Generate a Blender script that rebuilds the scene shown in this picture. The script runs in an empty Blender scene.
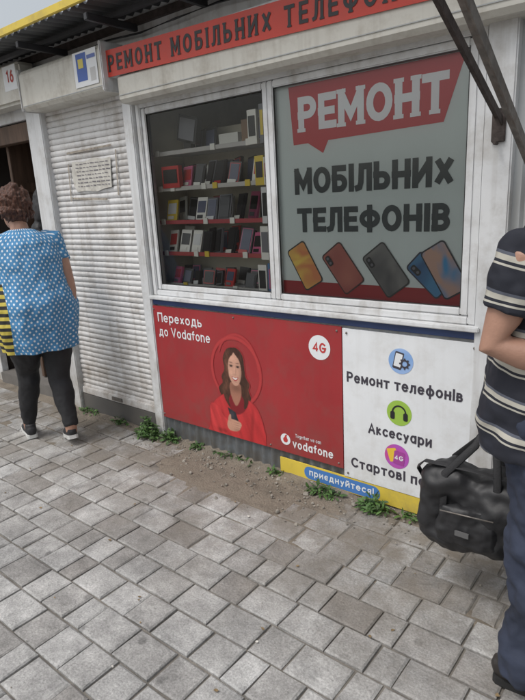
import bpy, bmesh, math, random
import numpy as np
from mathutils import Vector, Matrix, noise
from mathutils.geometry import tessellate_polygon
random.seed(7)
S=bpy.context.scene
COL=bpy.context.collection
# ---------------------------------------------------------------- materials
def M(name,col,rough=.55,metal=0,var=.12,scale=6,bump=0,bscale=80,dirt=0,dirtcol=(.12,.10,.08),dscale=3,spec=.5,stretch=None,grime=0,gtop=.5,streak=0):
    m=bpy.data.materials.new(name); m.use_nodes=True; nt=m.node_tree; N=nt.nodes; L=nt.links
    p=N['Principled BSDF']; p.inputs['Roughness'].default_value=rough; p.inputs['Metallic'].default_value=metal
    p.inputs['Specular IOR Level'].default_value=spec
    if var<=.05 and not(dirt or grime or streak or bump):
        p.inputs['Base Color'].default_value=tuple(col)+(1,); return m
    tc=N.new('ShaderNodeTexCoord'); src0=src=tc.outputs['Object']
    if stretch:
        mp=N.new('ShaderNodeMapping'); mp.inputs['Scale'].default_value=stretch; L.new(src,mp.inputs[0]); src=mp.outputs[0]
    n=N.new('ShaderNodeTexNoise'); n.inputs['Scale'].default_value=scale; n.inputs['Detail'].default_value=4; L.new(src,n.inputs['Vector'])
    r=N.new('ShaderNodeValToRGB'); r.color_ramp.elements[0].position=.3; r.color_ramp.elements[1].position=.7
    r.color_ramp.elements[0].color=tuple(c*(1-var) for c in col)+(1,); r.color_ramp.elements[1].color=tuple(min(1,c*(1+var)) for c in col)+(1,)
    L.new(n.outputs[0],r.inputs[0]); out=r.outputs[0]
    def mixin(fac,c,out):
        mx=N.new('ShaderNodeMixRGB'); L.new(fac,mx.inputs[0]); L.new(out,mx.inputs[1]); mx.inputs[2].default_value=tuple(c)+(1,); return mx.outputs[0]
    if dirt>0:
        n2=N.new('ShaderNodeTexNoise'); n2.inputs['Scale'].default_value=dscale; n2.inputs['Detail'].default_value=7; n2.inputs['Roughness'].default_value=.68; L.new(src,n2.inputs['Vector'])
        r2=N.new('ShaderNodeMapRange'); r2.inputs['From Min'].default_value=.48; r2.inputs['From Max'].default_value=.72; r2.inputs['To Max'].default_value=dirt
        L.new(n2.outputs[0],r2.inputs[0]); out=mixin(r2.outputs[0],dirtcol,out)
    if streak>0:
        mp=N.new('ShaderNodeMapping'); mp.inputs['Scale'].default_value=(26,26,1.1); L.new(src0,mp.inputs[0])
        n3=N.new('ShaderNodeTexNoise'); n3.inputs['Scale'].default_value=1; n3.inputs['Detail'].default_value=6; L.new(mp.outputs[0],n3.inputs['Vector'])
        r3=N.new('ShaderNodeMapRange'); r3.inputs['From Min'].default_value=.5; r3.inputs['From Max'].default_value=.78; r3.inputs['To Max'].default_value=streak; L.new(n3.outputs[0],r3.inputs[0]); out=mixin(r3.outputs[0],dirtcol,out)
    if grime>0:
        sx=N.new('ShaderNodeSeparateXYZ'); L.new(src0,sx.inputs[0]); g=N.new('ShaderNodeMapRange'); g.inputs['From Min'].default_value=gtop; g.inputs['From Max'].default_value=0; g.inputs['To Max'].default_value=1; L.new(sx.outputs[2],g.inputs[0])
        n4=N.new('ShaderNodeTexNoise'); n4.inputs['Scale'].default_value=11; n4.inputs['Detail'].default_value=8; n4.inputs['Roughness'].default_value=.7; L.new(src0,n4.inputs['Vector'])
        r4=N.new('ShaderNodeMapRange'); r4.inputs['From Min'].default_value=.35; r4.inputs['From Max'].default_value=.65; r4.inputs['To Max'].default_value=grime; L.new(n4.outputs[0],r4.inputs[0])
        mu=N.new('ShaderNodeMath'); mu.operation='MULTIPLY'; L.new(g.outputs[0],mu.inputs[0]); L.new(r4.outputs[0],mu.inputs[1]); out=mixin(mu.outputs[0],dirtcol,out)
    L.new(out,p.inputs['Base Color'])
    if bump>0:
        nb=N.new('ShaderNodeTexNoise'); nb.inputs['Scale'].default_value=bscale; nb.inputs['Detail'].default_value=4; L.new(src,nb.inputs['Vector'])
        b=N.new('ShaderNodeBump'); b.inputs['Strength'].default_value=bump; b.inputs['Distance'].default_value=.01; L.new(nb.outputs[0],b.inputs['Height']); L.new(b.outputs[0],p.inputs['Normal'])
    return m
white=M('white_paint',(.66,.67,.68),.45,var=.06,dirt=.55,dirtcol=(.27,.24,.20),dscale=5,grime=.9,gtop=.6,streak=.4)
shut=M('shutter_paint',(.68,.675,.67),.5,var=.07,dirt=.7,dirtcol=(.30,.255,.21),dscale=4.5,grime=.9,gtop=.8,streak=.5)
cream=M('roller_box_paint',(.60,.585,.53),.45,var=.06,dirt=.6,dirtcol=(.28,.24,.19),dscale=6,streak=.4)
greyp=M('grey_panel',(.42,.44,.45),.5,var=.06,dirt=.4,dirtcol=(.25,.23,.2),grime=.8,gtop=.5,streak=.3)
dark=M('dark_metal',(.045,.045,.05),.5,.3,var=.3)
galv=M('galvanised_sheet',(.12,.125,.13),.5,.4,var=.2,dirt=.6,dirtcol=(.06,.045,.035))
basem=M('base_sheet',(.15,.165,.18),.55,.2,var=.2,dirt=.7,dirtcol=(.10,.085,.065),dscale=7,grime=1,gtop=.2)
blue=M('blue_trim',(.03,.055,.15),.5)
yellow=M('yellow_paint',(.66,.50,.07),.5,var=.08,dirt=.5,dirtcol=(.3,.22,.1),dscale=9)
rust=M('rusty_steel',(.07,.055,.05),.7,.3,var=.4,scale=25,bump=.3)
steel=M('weathered_steel',(.19,.175,.16),.6,.4,var=.35,scale=25,bump=.2,dirt=.5,dirtcol=(.14,.08,.05),dscale=12)
wood=M('brown_wood',(.10,.06,.04),.6,var=.35,scale=5,stretch=(6,6,.6))
inner=M('interior_wall',(.66,.62,.52),.7,var=.1)
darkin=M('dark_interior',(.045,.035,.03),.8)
red=M('print_red',(.33,.028,.032),.4,var=.08,scale=3,dirt=.35,dirtcol=(.20,.075,.065),dscale=9,grime=.8,gtop=.45,streak=.18)
redl=M('print_light_red',(.50,.045,.045),.4,var=.05)
redd=M('print_dark_red',(.27,.014,.02),.4,var=.05)
bred=M('banner_red',(.55,.05,.03),.4,var=.07,dirt=.35,dirtcol=(.3,.09,.07),dscale=8)
pred=M('poster_red',(.46,.03,.04),.4,var=.04)
pw=M('print_white',(.74,.76,.78),.4,var=.03,dirt=.25,dirtcol=(.42,.39,.35),dscale=9,grime=.8,gtop=.35,streak=.15)
pwc=M('print_plain_white',(.74,.76,.78),.4,var=.03)
pblack=M('print_black',(.018,.018,.02),.4,var=.03)
pdark=M('print_dark_grey',(.03,.04,.045),.4,var=.03)
pgrey=M('poster_ground',(.54,.59,.58),.4,var=.06,scale=2)
def flat(n,c,r=.4): return M(n,c,r,var=.03)
def glassmat():
    m=bpy.data.materials.new('window_glass'); m.use_nodes=True; nt=m.node_tree; N=nt.nodes; L=nt.links
    N.remove(N['Principled BSDF']); o=N['Material Output']
    t=N.new('ShaderNodeBsdfTransparent'); t.inputs[0].default_value=(.93,.95,.94,1); g=N.new('ShaderNodeBsdfGlossy'); g.inputs['Roughness'].default_value=.01
    f=N.new('ShaderNodeFresnel'); f.inputs[0].default_value=1.45; mx=N.new('ShaderNodeMixShader'); L.new(f.outputs[0],mx.inputs[0]); L.new(t.outputs[0],mx.inputs[1]); L.new(g.outputs[0],mx.inputs[2]); L.new(mx.outputs[0],o.inputs[0]); return m
glass=glassmat()
# ---------------------------------------------------------------- helpers
def grp(name,loc=(0,0,0)):
    e=bpy.data.objects.new(name,None); e.empty_display_size=.1; e.location=loc; COL.objects.link(e); return e
def mkobj(name,me,mats,parent=None,smooth=False):
    o=bpy.data.objects.new(name,me); COL.objects.link(o)
    for m in (mats if isinstance(mats,(list,tuple)) else [mats]): me.materials.append(m)
    if parent: o.parent=parent
    if smooth: me.shade_smooth()
    return o
def frombm(name,bm,mats,parent=None,smooth=False):
    me=bpy.data.meshes.new(name); bm.normal_update(); bm.to_mesh(me); bm.free(); return mkobj(name,me,mats,parent,smooth)
def addbox(bm,x0,x1,y0,y1,z0,z1,mi=0,rot=None,piv=None):
    co=[Vector((x,y,z)) for z in (z0,z1) for y in (y0,y1) for x in (x0,x1)]
    if rot is not None:
        c=piv or Vector(((x0+x1)/2,(y0+y1)/2,(z0+z1)/2)); co=[rot@(q-c)+c for q in co]
    vs=[bm.verts.new(q) for q in co]
    for q in ((2,3,1,0),(4,5,7,6),(0,1,5,4),(1,3,7,5),(3,2,6,7),(2,0,4,6)):
        f=bm.faces.new([vs[i] for i in q]); f.material_index=mi
    return vs
def box(name,x0,x1,y0,y1,z0,z1,mat,parent=None,bev=.003):
    bm=bmesh.new(); addbox(bm,x0,x1,y0,y1,z0,z1)
    if bev: bmesh.ops.bevel(bm,geom=bm.edges[:],offset=min(bev,.45*min(x1-x0,y1-y0,z1-z0)),segments=2,affect='EDGES')
    bmesh.ops.recalc_face_normals(bm,faces=bm.faces)
    return frombm(name,bm,mat,parent)
def sweepx(name,prof,x0,x1,mat,parent,smooth=False,closed=True):
    bm=bmesh.new(); a=[bm.verts.new((x0,y,z)) for y,z in prof]; b=[bm.verts.new((x1,y,z)) for y,z in prof]
    n=len(prof)
    for i in range(n if closed else n-1):
        j=(i+1)%n; bm.faces.new((a[i],a[j],b[j],b[i]))
    if closed: bm.faces.new(a[::-1]); bm.faces.new(b)
    bmesh.ops.recalc_face_normals(bm,faces=bm.faces)
    return frombm(name,bm,mat,parent,smooth)
def smoothpts(pts,n=5):
    out=[]; k=len(pts)
    for i in range(k):
        p0,p1,p2,p3=[Vector(pts[(i+j-1)%k]) for j in range(4)]
        for s in range(n):
            t=s/n; out.append(.5*((2*p1)+(-p0+p2)*t+(2*p0-5*p1+4*p2-p3)*t*t+(-p0+3*p1-3*p2+p3)*t**3))
    return [(v.x,v.y) for v in out]
def poly(name,pts,y,mat,parent,sm=0):
    """flat printed shape in a facade plane (x,z)"""
    if sm: pts=smoothpts(pts,sm)
    v3=[Vector((p[0],p[1],0)) for p in pts]; tri=tessellate_polygon([v3])
    T=[]
    for t in tri:
        a,b,c=[Vector(pts[i]) for i in t]; cr=(b-a).cross(c-a); T.append(tuple(t) if cr>0 else tuple(t)[::-1])
    me=bpy.data.meshes.new(name); me.from_pydata([(p[0],y,p[1]) for p in pts],[],T)
    return mkobj(name,me,mat,parent)
def disc(name,cx,cz,r,y,mat,parent,rz=None,n=40):
    rz=rz or r; return poly(name,[(cx+r*math.cos(2*math.pi*i/n),cz+rz*math.sin(2*math.pi*i/n)) for i in range(n)],y,mat,parent)
def rpoly(name,x0,x1,z0,z1,y,mat,parent,ang=0,rad=0):
    cx,cz=(x0+x1)/2,(z0+z1)/2; pts=[]
    if rad:
        for (ax,az,s) in ((x1-rad,z1-rad,0),(x0+rad,z1-rad,90),(x0+rad,z0+rad,180),(x1-rad,z0+rad,270)):
            for k in range(6): a=math.radians(s+k*18); pts.append((ax+rad*math.cos(a),az+rad*math.sin(a)))
    else: pts=[(x0,z0),(x1,z0),(x1,z1),(x0,z1)]
    c,s=math.cos(ang),math.sin(ang); pts=[(cx+(x-cx)*c-(z-cz)*s,cz+(x-cx)*s+(z-cz)*c) for x,z in pts]
    return poly(name,pts,y,mat,parent)
def arc(cx,cy,rx,ry,a0,a1,n=14):
    return [(cx+rx*math.cos(math.radians(a0+(a1-a0)*i/n)),cy+ry*math.sin(math.radians(a0+(a1-a0)*i/n))) for i in range(n+1)]
def ribbon(bm,pts,w,y,closed=False,cap=0.):
    P=[Vector(p) for p in pts]; Q=[P[0]]
    for p in P[1:]:
        if (p-Q[-1]).length>1e-5: Q.append(p)
    P=Q
    if closed and (P[0]-P[-1]).length<1e-4: P.pop()
    if not closed and cap:
        P[0]=P[0]+(P[0]-P[1]).normalized()*cap; P[-1]=P[-1]+(P[-1]-P[-2]).normalized()*cap
    n=len(P); L=[];R=[]
    for i in range(n):
        a=P[i-1] if (i>0 or closed) else None; b=P[(i+1)%n] if (i<n-1 or closed) else None
        d1=(P[i]-a).normalized() if a is not None else None; d2=(b-P[i]).normalized() if b is not None else None
        if d1 is None: d1=d2
        if d2 is None: d2=d1
        n1=Vector((-d1.y,d1.x)); n2=Vector((-d2.y,d2.x)); m=(n1+n2)
        m=m.normalized() if m.length>1e-4 else n1
        k=min(1/max(m.dot(n1),.4),1.9)*w/2; yy=y-(0 if closed else i*.00004)
        L.append(bm.verts.new((P[i].x+m.x*k,yy,P[i].y+m.y*k))); R.append(bm.verts.new((P[i].x-m.x*k,yy,P[i].y-m.y*k)))
    for i in range(n if closed else n-1):
        j=(i+1)%n; bm.faces.new((R[i],R[j],L[j],L[i]))
def circ(cx,cy,rx,ry): return arc(cx,cy,rx,ry,0,360,20)
G={
'Р':(.57,[[(0,0),(0,1),(.3,1)]+arc(.3,.73,.27,.27,90,-90)+[(0,.46)]]),
'Е':(.5,[[(.5,0),(0,0),(0,1),(.5,1)],[(0,.5),(.43,.5)]]),
'М':(.8,[[(0,0),(0,1)],[(.8,0),(.8,1)],[(.03,.97),(.4,.25),(.77,.97)]]),
'О':(.74,[circ(.37,.5,.37,.5)]),'Н':(.62,[[(0,0),(0,1)],[(.62,0),(.62,1)],[(0,.5),(.62,.5)]]),
'Т':(.62,[[(0,1),(.62,1)],[(.31,.95),(.31,0)]]),
'Б':(.57,[[(.5,1),(0,1),(0,0),(.3,0)]+arc(.3,.28,.27,.28,-90,90)+[(0,.56)]]),
'І':(0,[[(0,0),(0,1)]]),'Л':(.6,[[(-.02,0),(.08,.03),(.15,.25),(.18,1),(.6,1),(.6,0)]]),
'Ь':(.57,[[(0,1),(0,0),(.3,0)]+arc(.3,.28,.27,.28,-90,90)+[(0,.56)]]),
'И':(.64,[[(0,0),(0,1)],[(.64,0),(.64,1)],[(0,.05),(.64,.95)]]),
'Х':(.62,[[(0,0),(.62,1)],[(0,1),(.62,0)]]),'Ф':(.84,[[(.42,1.03),(.42,-.03)],circ(.42,.5,.42,.32)]),
'В':(.56,[[(0,0),(0,1),(.28,1)]+arc(.28,.76,.24,.24,90,-90)+[(0,.52)],[(.26,.52)]+arc(.28,.26,.27,.26,90,-90)+[(0,0)]]),
'Ч':(.6,[[(0,1),(0,.36)],[(.6,1),(.6,0)],[(0,.5),(.6,.5)],[(0,.07),(0,.0)]]),
'П':(.62,[[(0,0),(0,1),(.62,1),(.62,0)]]),
'А':(.68,[[(0,0),(.34,1),(.68,0)],[(.12,.3),(.56,.3)]]),'С':(.66,[arc(.38,.5,.38,.5,50,310)]),
'G':(.74,[arc(.38,.5,.38,.5,50,340)+[(.76,.45),(.42,.45)]]),'4':(.62,[[(.46,0),(.46,1),(0,.3),(.64,.3)]]),
'1':(.28,[[(0,.78),(.26,1),(.26,0)]]),'6':(.56,[circ(.28,.3,.28,.3),[(.46,1),(.2,.78),(.04,.45)]]),
'V':(.68,[[(0,1),(.34,0),(.68,1)]]),'v':(.5,[[(0,.7),(.25,0),(.5,.7)]]),'T':(.6,[[(0,1),(.6,1)],[(.3,.95),(.3,0)]]),
'о':(.54,[circ(.27,.35,.27,.35)]),'е':(.54,[[(.02,.37),(.54,.37)]+arc(.27,.35,.27,.35,5,312)]),
'р':(.54,[[(0,-.28),(0,.7)],circ(.27,.35,.27,.35)]),'х':(.46,[[(0,0),(.46,.7)],[(0,.7),(.46,0)]]),
'д':(.62,[[(.1,0),(.2,.7),(.52,.7),(.52,0)],[(0,-.18),(0,0),(.62,0),(.62,-.18)]]),
'ь':(.46,[[(0,.7),(0,0),(.25,0)]+arc(.25,.2,.2,.2,-90,90)+[(0,.4)]]),
'd':(.54,[circ(.27,.35,.27,.35),[(.54,1),(.54,0)]]),'а':(.52,[circ(.26,.35,.26,.35),[(.52,.7),(.52,0)]]),
'f':(.3,[[(.36,1),(.22,1),(.14,.88),(.14,0)],[(0,.68),(.33,.68)]]),
'n':(.48,[[(0,0),(0,.7)],[(0,.42)]+arc(.24,.45,.24,.25,180,0)+[(.48,0)]]),
'h':(.48,[[(0,0),(0,1)],[(0,.42)]+arc(.24,.45,.24,.25,180,0)+[(.48,0)]]),
'r':(.28,[[(0,0),(0,.7)],[(0,.45),(.12,.66),(.3,.7)]]),'w':(.7,[[(0,.7),(.18,0),(.35,.6),(.52,0),(.7,.7)]]),
'g':(.54,[circ(.27,.35,.27,.35),[(.54,.7),(.54,-.15),(.4,-.28),(.08,-.26)]]),'t':(.3,[[(.14,.95),(.14,.08),(.3,0)],[(0,.68),(.33,.68)]]),
'м':(.62,[[(0,0),(0,.7)],[(.62,0),(.62,.7)],[(.02,.66),(.31,.15),(.6,.66)]]),'н':(.48,[[(0,0),(0,.7)],[(.48,0),(.48,.7)],[(0,.36),(.48,.36)]]),
'т':(.46,[[(0,.7),(.46,.7)],[(.23,.66),(.23,0)]]),'л':(.5,[[(0,0),(.1,.12),(.14,.7),(.5,.7),(.5,0)]]),
'ф':(.7,[[(.35,-.28),(.35,1)],circ(.35,.35,.35,.35)]),'в':(.44,[[(0,0),(0,.7),(.22,.7)]+arc(.22,.54,.16,.16,90,-90)+[(0,.38)],[(.2,.38)]+arc(.24,.19,.19,.19,90,-90)+[(0,0)]]),
'і':(0,[[(0,0),(0,.7)],[(0,.9),(0,1.0)]]),'к':(.44,[[(0,0),(0,.7)],[(.42,.7),(.06,.36),(.45,0)]]),'с':(.46,[arc(.27,.35,.27,.35,50,310)]),
'у':(.5,[[(0,.7),(.27,.05)],[(.5,.7),(.2,-.2),(.04,-.28)]]),'п':(.48,[[(0,0),(0,.7),(.48,.7),(.48,0)]]),
'и':(.5,[[(0,0),(0,.7)],[(.5,0),(.5,.7)],[(0,.04),(.5,.66)]]),'й':(.5,[[(0,0),(0,.7)],[(.5,0),(.5,.7)],[(0,.04),(.5,.66)],arc(.25,1.0,.13,.1,200,340,6)]),
'є':(.46,[arc(.27,.35,.27,.35,50,310),[(.05,.36),(.4,.36)]]),'я':(.46,[[(.46,0),(.46,.7),(.22,.7)]+arc(.22,.52,.18,.18,90,270)+[(.46,.34)],[(.26,.34),(0,0)]]),
'!':(0,[[(0,.28),(0,1)],[(0,0),(0,.06)]]),
}
for a,b in (('o','о'),('e','е'),('a','а'),('c','с')): G[a]=G[b]
def text(name,s,x0,x1,z0,h,y,mat,parent,sw=.16,gap=.2,serif=0,space=.45):
    """lettering built of ribbons, cap height h, stretched to x0..x1"""
    tot=0
    for ch in s: tot+= space if ch==' ' else G[ch][0]+sw+gap
    tot-=gap; sx=(x1-x0)/tot; bm=bmesh.new(); cx=0
    for ch in s:
        if ch==' ': cx+=space; continue
        w,strokes=G[ch]; k=0
        for st in strokes:
            pts=[(x0+(cx+sw/2+px)*sx, z0+h*(sw/2+py*(1-sw))) for px,py in st]
            cl=(abs(st[0][0]-st[-1][0])+abs(st[0][1]-st[-1][1]))<1e-3
            ribbon(bm,pts,sw*(h+sx)/2,y-k*.00013,cl,cap=0 if cl else (sw*h*.5 if abs(st[0][0]-st[-1][0])<1e-3 or abs(st[0][1]-st[-1][1])<1e-3 or len(st)>4 else 0)); k+=1
            if serif and not cl:
                for (e,q) in ((st[0],st[1]),(st[-1],st[-2])):
                    if abs(e[0]-q[0])<1e-3 and (e[1]<.01 or e[1]>.99):
                        px=x0+(cx+sw/2+e[0])*sx; pz=z0+h*(sw/2+e[1]*(1-sw))
                        pz+= (h*sw*.28 if e[1]>.5 else -h*sw*.28)
                        ribbon(bm,[(px-sw*sx*serif,pz),(px+sw*sx*serif,pz)],sw*h*.44,y-k*.00013); k+=1
        cx+=w+sw+gap
    return frombm(name,bm,mat,parent)
fold_k=9
def tube(bm,pts,radii,side=Vector((1,0,0)),n=16,e=1.,fold=None,capk=.5):
    P=[Vector(p) for p in pts]; rings=[]
    for i,p in enumerate(P):
        t=(P[min(i+1,len(P)-1)]-P[max(i-1,0)]).normalized()
        s=Vector(side); a=(s-t*s.dot(t))
        if a.length<1e-3: a=t.orthogonal()
        a.normalize(); b=t.cross(a)
        r=radii[i]; ra,rb=(r if isinstance(r,tuple) else (r,r)); ring=[]
        for k in range(n):
            th=2*math.pi*k/n; c,s2=math.cos(th),math.sin(th); c=math.copysign(abs(c)**e,c); s2=math.copysign(abs(s2)**e,s2)
            m=1+(fold[i]*math.sin(fold_k*th+i*.4) if fold else 0)
            ring.append(bm.verts.new(p+a*ra*c*m+b*rb*s2*m))
        rings.append((ring,t,min(ra,rb)))
    for i in range(len(rings)-1):
        A=rings[i][0];B=rings[i+1][0]
        for k in range(n): bm.faces.new((A[k],A[(k+1)%n],B[(k+1)%n],B[k]))
    for (ring,t,r),p,sgn in ((rings[0],P[0],-1),(rings[-1],P[-1],1)):
        c=bm.verts.new(p+t*sgn*r*capk)
        for k in range(n):
            q=(ring[k],ring[(k+1)%n],c) if sgn>0 else (ring[(k+1)%n],ring[k],c); bm.faces.new(q)
def ball(bm,c,r):
    bmesh.ops.create_icosphere(bm,subdivisions=2,radius=1,matrix=Matrix.Translation(Vector(c))@Matrix.Scale(r,4))
def pebble(bm,c,r,R):
    c=Vector(c); a0=R.random()*6; n=6
    lo=[bm.verts.new(c+Vector((math.cos(a0+k)*r*R.uniform(.8,1.1),math.sin(a0+k)*r*R.uniform(.6,1.0),-r*.3))) for k in [2*math.pi*i/n for i in range(n)]]
    hi=[bm.verts.new(v.co*1+Vector(((c.x-v.co.x)*.4,(c.y-v.co.y)*.4,r*.7))) for v in lo]
    for k in range(n): bm.faces.new((lo[k],lo[(k+1)%n],hi[(k+1)%n],hi[k]))
    bm.faces.new(hi)
def remesh(name,bm,mat,parent,vox=.007,smooth=4,disp=0,dscale=8):
    me=bpy.data.meshes.new('tmp'); bm.normal_update(); bm.to_mesh(me); bm.free(); o=bpy.data.objects.new('tmp',me); COL.objects.link(o)
    r=o.modifiers.new('r','REMESH'); r.mode='VOXEL'; r.voxel_size=vox; r.use_smooth_shade=True
    s=o.modifiers.new('s','SMOOTH'); s.iterations=smooth; s.factor=.5
    dg=bpy.context.evaluated_depsgraph_get(); me2=bpy.data.meshes.new_from_object(o.evaluated_get(dg)); bpy.data.objects.remove(o)
    me2.name=name
    if disp:
        n=len(me2.vertices); co=np.empty(n*3,np.float32); me2.vertices.foreach_get('co',co); co=co.reshape(-1,3)
        no=np.empty(n*3,np.float32); me2.vertex_normals.foreach_get('vector',no); no=no.reshape(-1,3)
        dd=np.array([noise.fractal(Vector(c)*dscale,1.,2.,3) for c in co.tolist()],np.float32)
        me2.vertices.foreach_set('co',(co+no*(disp*dd)[:,None]).ravel()); me2.update()
    return mkobj(name,me2,mat,parent,True)
def lerp(a,b,t): return Vector(a)*(1-t)+Vector(b)*t
# ================================================================= GROUND
ground_m=M('sand_joint_soil',(.13,.115,.10),.95,var=.25,scale=30,bump=.5,bscale=150)
bm=bmesh.new(); bmesh.ops.create_grid(bm,x_segments=2,y_segments=2,size=150); bmesh.ops.translate(bm,verts=bm.verts,vec=(0,0,-.034)); frombm('ground',bm,ground_m)
def pavemat():
    m=bpy.data.materials.new('concrete_paver'); m.use_nodes=True; nt=m.node_tree; N=nt.nodes; L=nt.links; p=N['Principled BSDF']; p.inputs['Roughness'].default_value=.85; p.inputs['Specular IOR Level'].default_value=.3
    at=N.new('ShaderNodeAttribute'); at.attribute_name='rnd'; tc=N.new('ShaderNodeTexCoord')
    r=N.new('ShaderNodeValToRGB'); e=r.color_ramp.elements; e[0].color=(.31,.295,.28,1); e[1].color=(.52,.515,.505,1)
    e2=e.new(.5); e2.color=(.435,.428,.417,1); L.new(at.outputs['Fac'],r.inputs[0])
    def nz(sc,d=6,ro=.6):
        n=N.new('ShaderNodeTexNoise'); n.inputs['Scale'].default_value=sc; n.inputs['Detail'].default_value=d; n.inputs['Roughness'].default_value=ro; L.new(tc.outputs['Object'],n.inputs['Vector']); return n
    def mul(a,n,f0,f1,t0,t1):
        mr=N.new('ShaderNodeMapRange'); mr.inputs[1].default_value=f0; mr.inputs[2].default_value=f1; mr.inputs[3].default_value=t0; mr.inputs[4].default_value=t1; L.new(n.outputs[0],mr.inputs[0])
        mx=N.new('ShaderNodeMixRGB'); mx.blend_type='MULTIPLY'; mx.inputs[0].default_value=1; L.new(a,mx.inputs[1]); L.new(mr.outputs[0],mx.inputs[2]); return mx.outputs[0]
    c=mul(r.outputs[0],nz(1.3),.35,.65,.72,1.12); c=mul(c,nz(8,7,.72),.36,.64,.66,1.14); c=mul(c,nz(130,3),.3,.7,.72,1.2)
    v=N.new('ShaderNodeTexVoronoi'); v.inputs['Scale'].default_value=5.5; L.new(tc.outputs['Object'],v.inputs['Vector']); ms=N.new('ShaderNodeMapRange'); ms.inputs[1].default_value=.07; ms.inputs[2].default_value=.12; ms.inputs[3].default_value=.66; ms.inputs[4].default_value=1; L.new(v.outputs['Distance'],ms.inputs[0])
    mxs=N.new('ShaderNodeMixRGB'); mxs.blend_type='MULTIPLY'; mxs.inputs[0].default_value=1; L.new(c,mxs.inputs[1]); L.new(ms.outputs[0],mxs.inputs[2]); c=mxs.outputs[0]
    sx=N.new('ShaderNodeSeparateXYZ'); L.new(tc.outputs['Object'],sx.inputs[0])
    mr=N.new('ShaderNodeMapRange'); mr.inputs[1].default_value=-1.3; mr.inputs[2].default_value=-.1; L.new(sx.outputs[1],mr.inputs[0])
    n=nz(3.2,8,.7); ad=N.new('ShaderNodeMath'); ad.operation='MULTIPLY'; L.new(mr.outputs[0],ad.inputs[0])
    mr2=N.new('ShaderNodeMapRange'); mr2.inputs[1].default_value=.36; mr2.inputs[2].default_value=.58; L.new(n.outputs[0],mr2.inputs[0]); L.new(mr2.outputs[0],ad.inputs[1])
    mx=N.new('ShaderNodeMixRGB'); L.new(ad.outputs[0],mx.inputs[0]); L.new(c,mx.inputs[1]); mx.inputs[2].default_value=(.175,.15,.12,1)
    L.new(mx.outputs[0],p.inputs['Base Color'])
    nb=nz(90,5,.7); nb2=nz(18,3); am=N.new('ShaderNodeMath'); L.new(nb.outputs[0],am.inputs[0]); L.new(nb2.outputs[0],am.inputs[1])
    b=N.new('ShaderNodeBump'); b.inputs['Strength'].default_value=.7; b.inputs['Distance'].default_value=.008; L.new(am.outputs[0],b.inputs['Height']); L.new(b.outputs[0],p.inputs['Normal']); return m
bm=bmesh.new(); lay=bm.faces.layers.float.new('rnd')
y=-.10
while y>-5.2:
    dep=.152; x=-8.5+random.random()*.2
    while x<2.5:
        ln=random.choice((.105,.155,.155,.205,.205)); g=.0032+random.random()*.0022
        cx,cy=x+ln/2,y-dep/2
        hole=((cx+2.0)/.66)**2+((cy+.12)/.32)**2<1+.8*noise.noise(Vector((cx*5,cy*5,0)))
        if not hole:
            sk=.004 if cy>-.6 else 0
            dz=random.uniform(-.0032,.0032)-sk; tx,ty=random.uniform(-.017,.017),random.uniform(-.017,.017); j=lambda:random.uniform(-.002,.002)
            def V(px,py,z): return bm.verts.new((px+j(),py+j(),z+dz+(px-cx)*tx+(py-cy)*ty))
            X0,X1,Y0,Y1=x+g,x+ln-g,y-dep+g,y-g; i=.0062
            b0=[V(X0,Y0,-.04),V(X1,Y0,-.04),V(X1,Y1,-.04),V(X0,Y1,-.04)]
            b1=[V(X0,Y0,-.005),V(X1,Y0,-.005),V(X1,Y1,-.005),V(X0,Y1,-.005)]
            b2=[V(X0+i,Y0+i,0),V(X1-i,Y0+i,0),V(X1-i,Y1-i,0),V(X0+i,Y1-i,0)]
            rv=random.gauss(.5,.27)
            fs=[bm.faces.new(b2)]
            for q,r_ in ((b0,b1),(b1,b2)):
                for k in range(4): fs.append(bm.faces.new((q[k],q[(k+1)%4],r_[(k+1)%4],r_[k])))
            for f in fs: f[lay]=max(0,min(1,rv))
        x+=ln
    y-=dep
frombm('pavement',bm,pavemat())
bm=bmesh.new(); bmesh.ops.create_grid(bm,x_segments=2,y_segments=2,size=1)
for v in bm.verts: v.co=Vector((-3.0+v.co.x*5.6,-2.7+v.co.y*2.55,-.0115))
frombm('joint_sand',bm,M('joint_sand',(.17,.155,.135),.95,var=.35,scale=12,bump=.4,bscale=200))
nx,ny=240,42; vs=[]
for i in range(nx+1):
    for k in range(ny+1):
        x=-5.5+6.5*i/nx; yy=-.68+.74*k/ny
        h=-.013+.013*noise.fractal(Vector((x*4,yy*4,0)),1,2,4)
        h+=.022*max(0,(yy+.16)/.16)
        hol=1-(((x+2.0)/.74)**2+((yy+.1)/.40)**2)
        if hol>0: h=max(h,-.010)+.006*min(1,hol*3)+.007*noise.noise(Vector((x*20,yy*20,3)))
        if yy<-.58: h-=.014
        vs.append((x,yy,h))
me=bpy.data.meshes.new('dirt_strip'); me.from_pydata(vs,[],[(i*(ny+1)+k,(i+1)*(ny+1)+k,(i+1)*(ny+1)+k+1,i*(ny+1)+k+1) for i in range(nx) for k in range(ny)])
dirtm=M('dirt',(.20,.17,.135),.95,var=.35,scale=7,bump=.9,bscale=90,dirt=.85,dirtcol=(.075,.062,.05),dscale=7)
mkobj('dirt_strip',me,dirtm,None,True)
bm=bmesh.new(); R=random.Random(5)
for i in range(600):
    x=R.gauss(-2.0,.95); yy=-abs(R.gauss(0,.18))-.02; pebble(bm,(x,yy,.003),R.uniform(.002,.0075),R)
for i in range(40):
    x=R.gauss(-2.0,.45); yy=-abs(R.gauss(.1,.14))-.03; pebble(bm,(x,yy,.004),R.uniform(.008,.018),R)
for i in range(250):
    pebble(bm,(R.uniform(-5,.5),R.uniform(-3,-.3),.001),R.uniform(.0012,.0035),R)
frombm('gravel',bm,M('pebbles',(.24,.22,.19),.9,var=.5,scale=40))
bm=bmesh.new()
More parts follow.
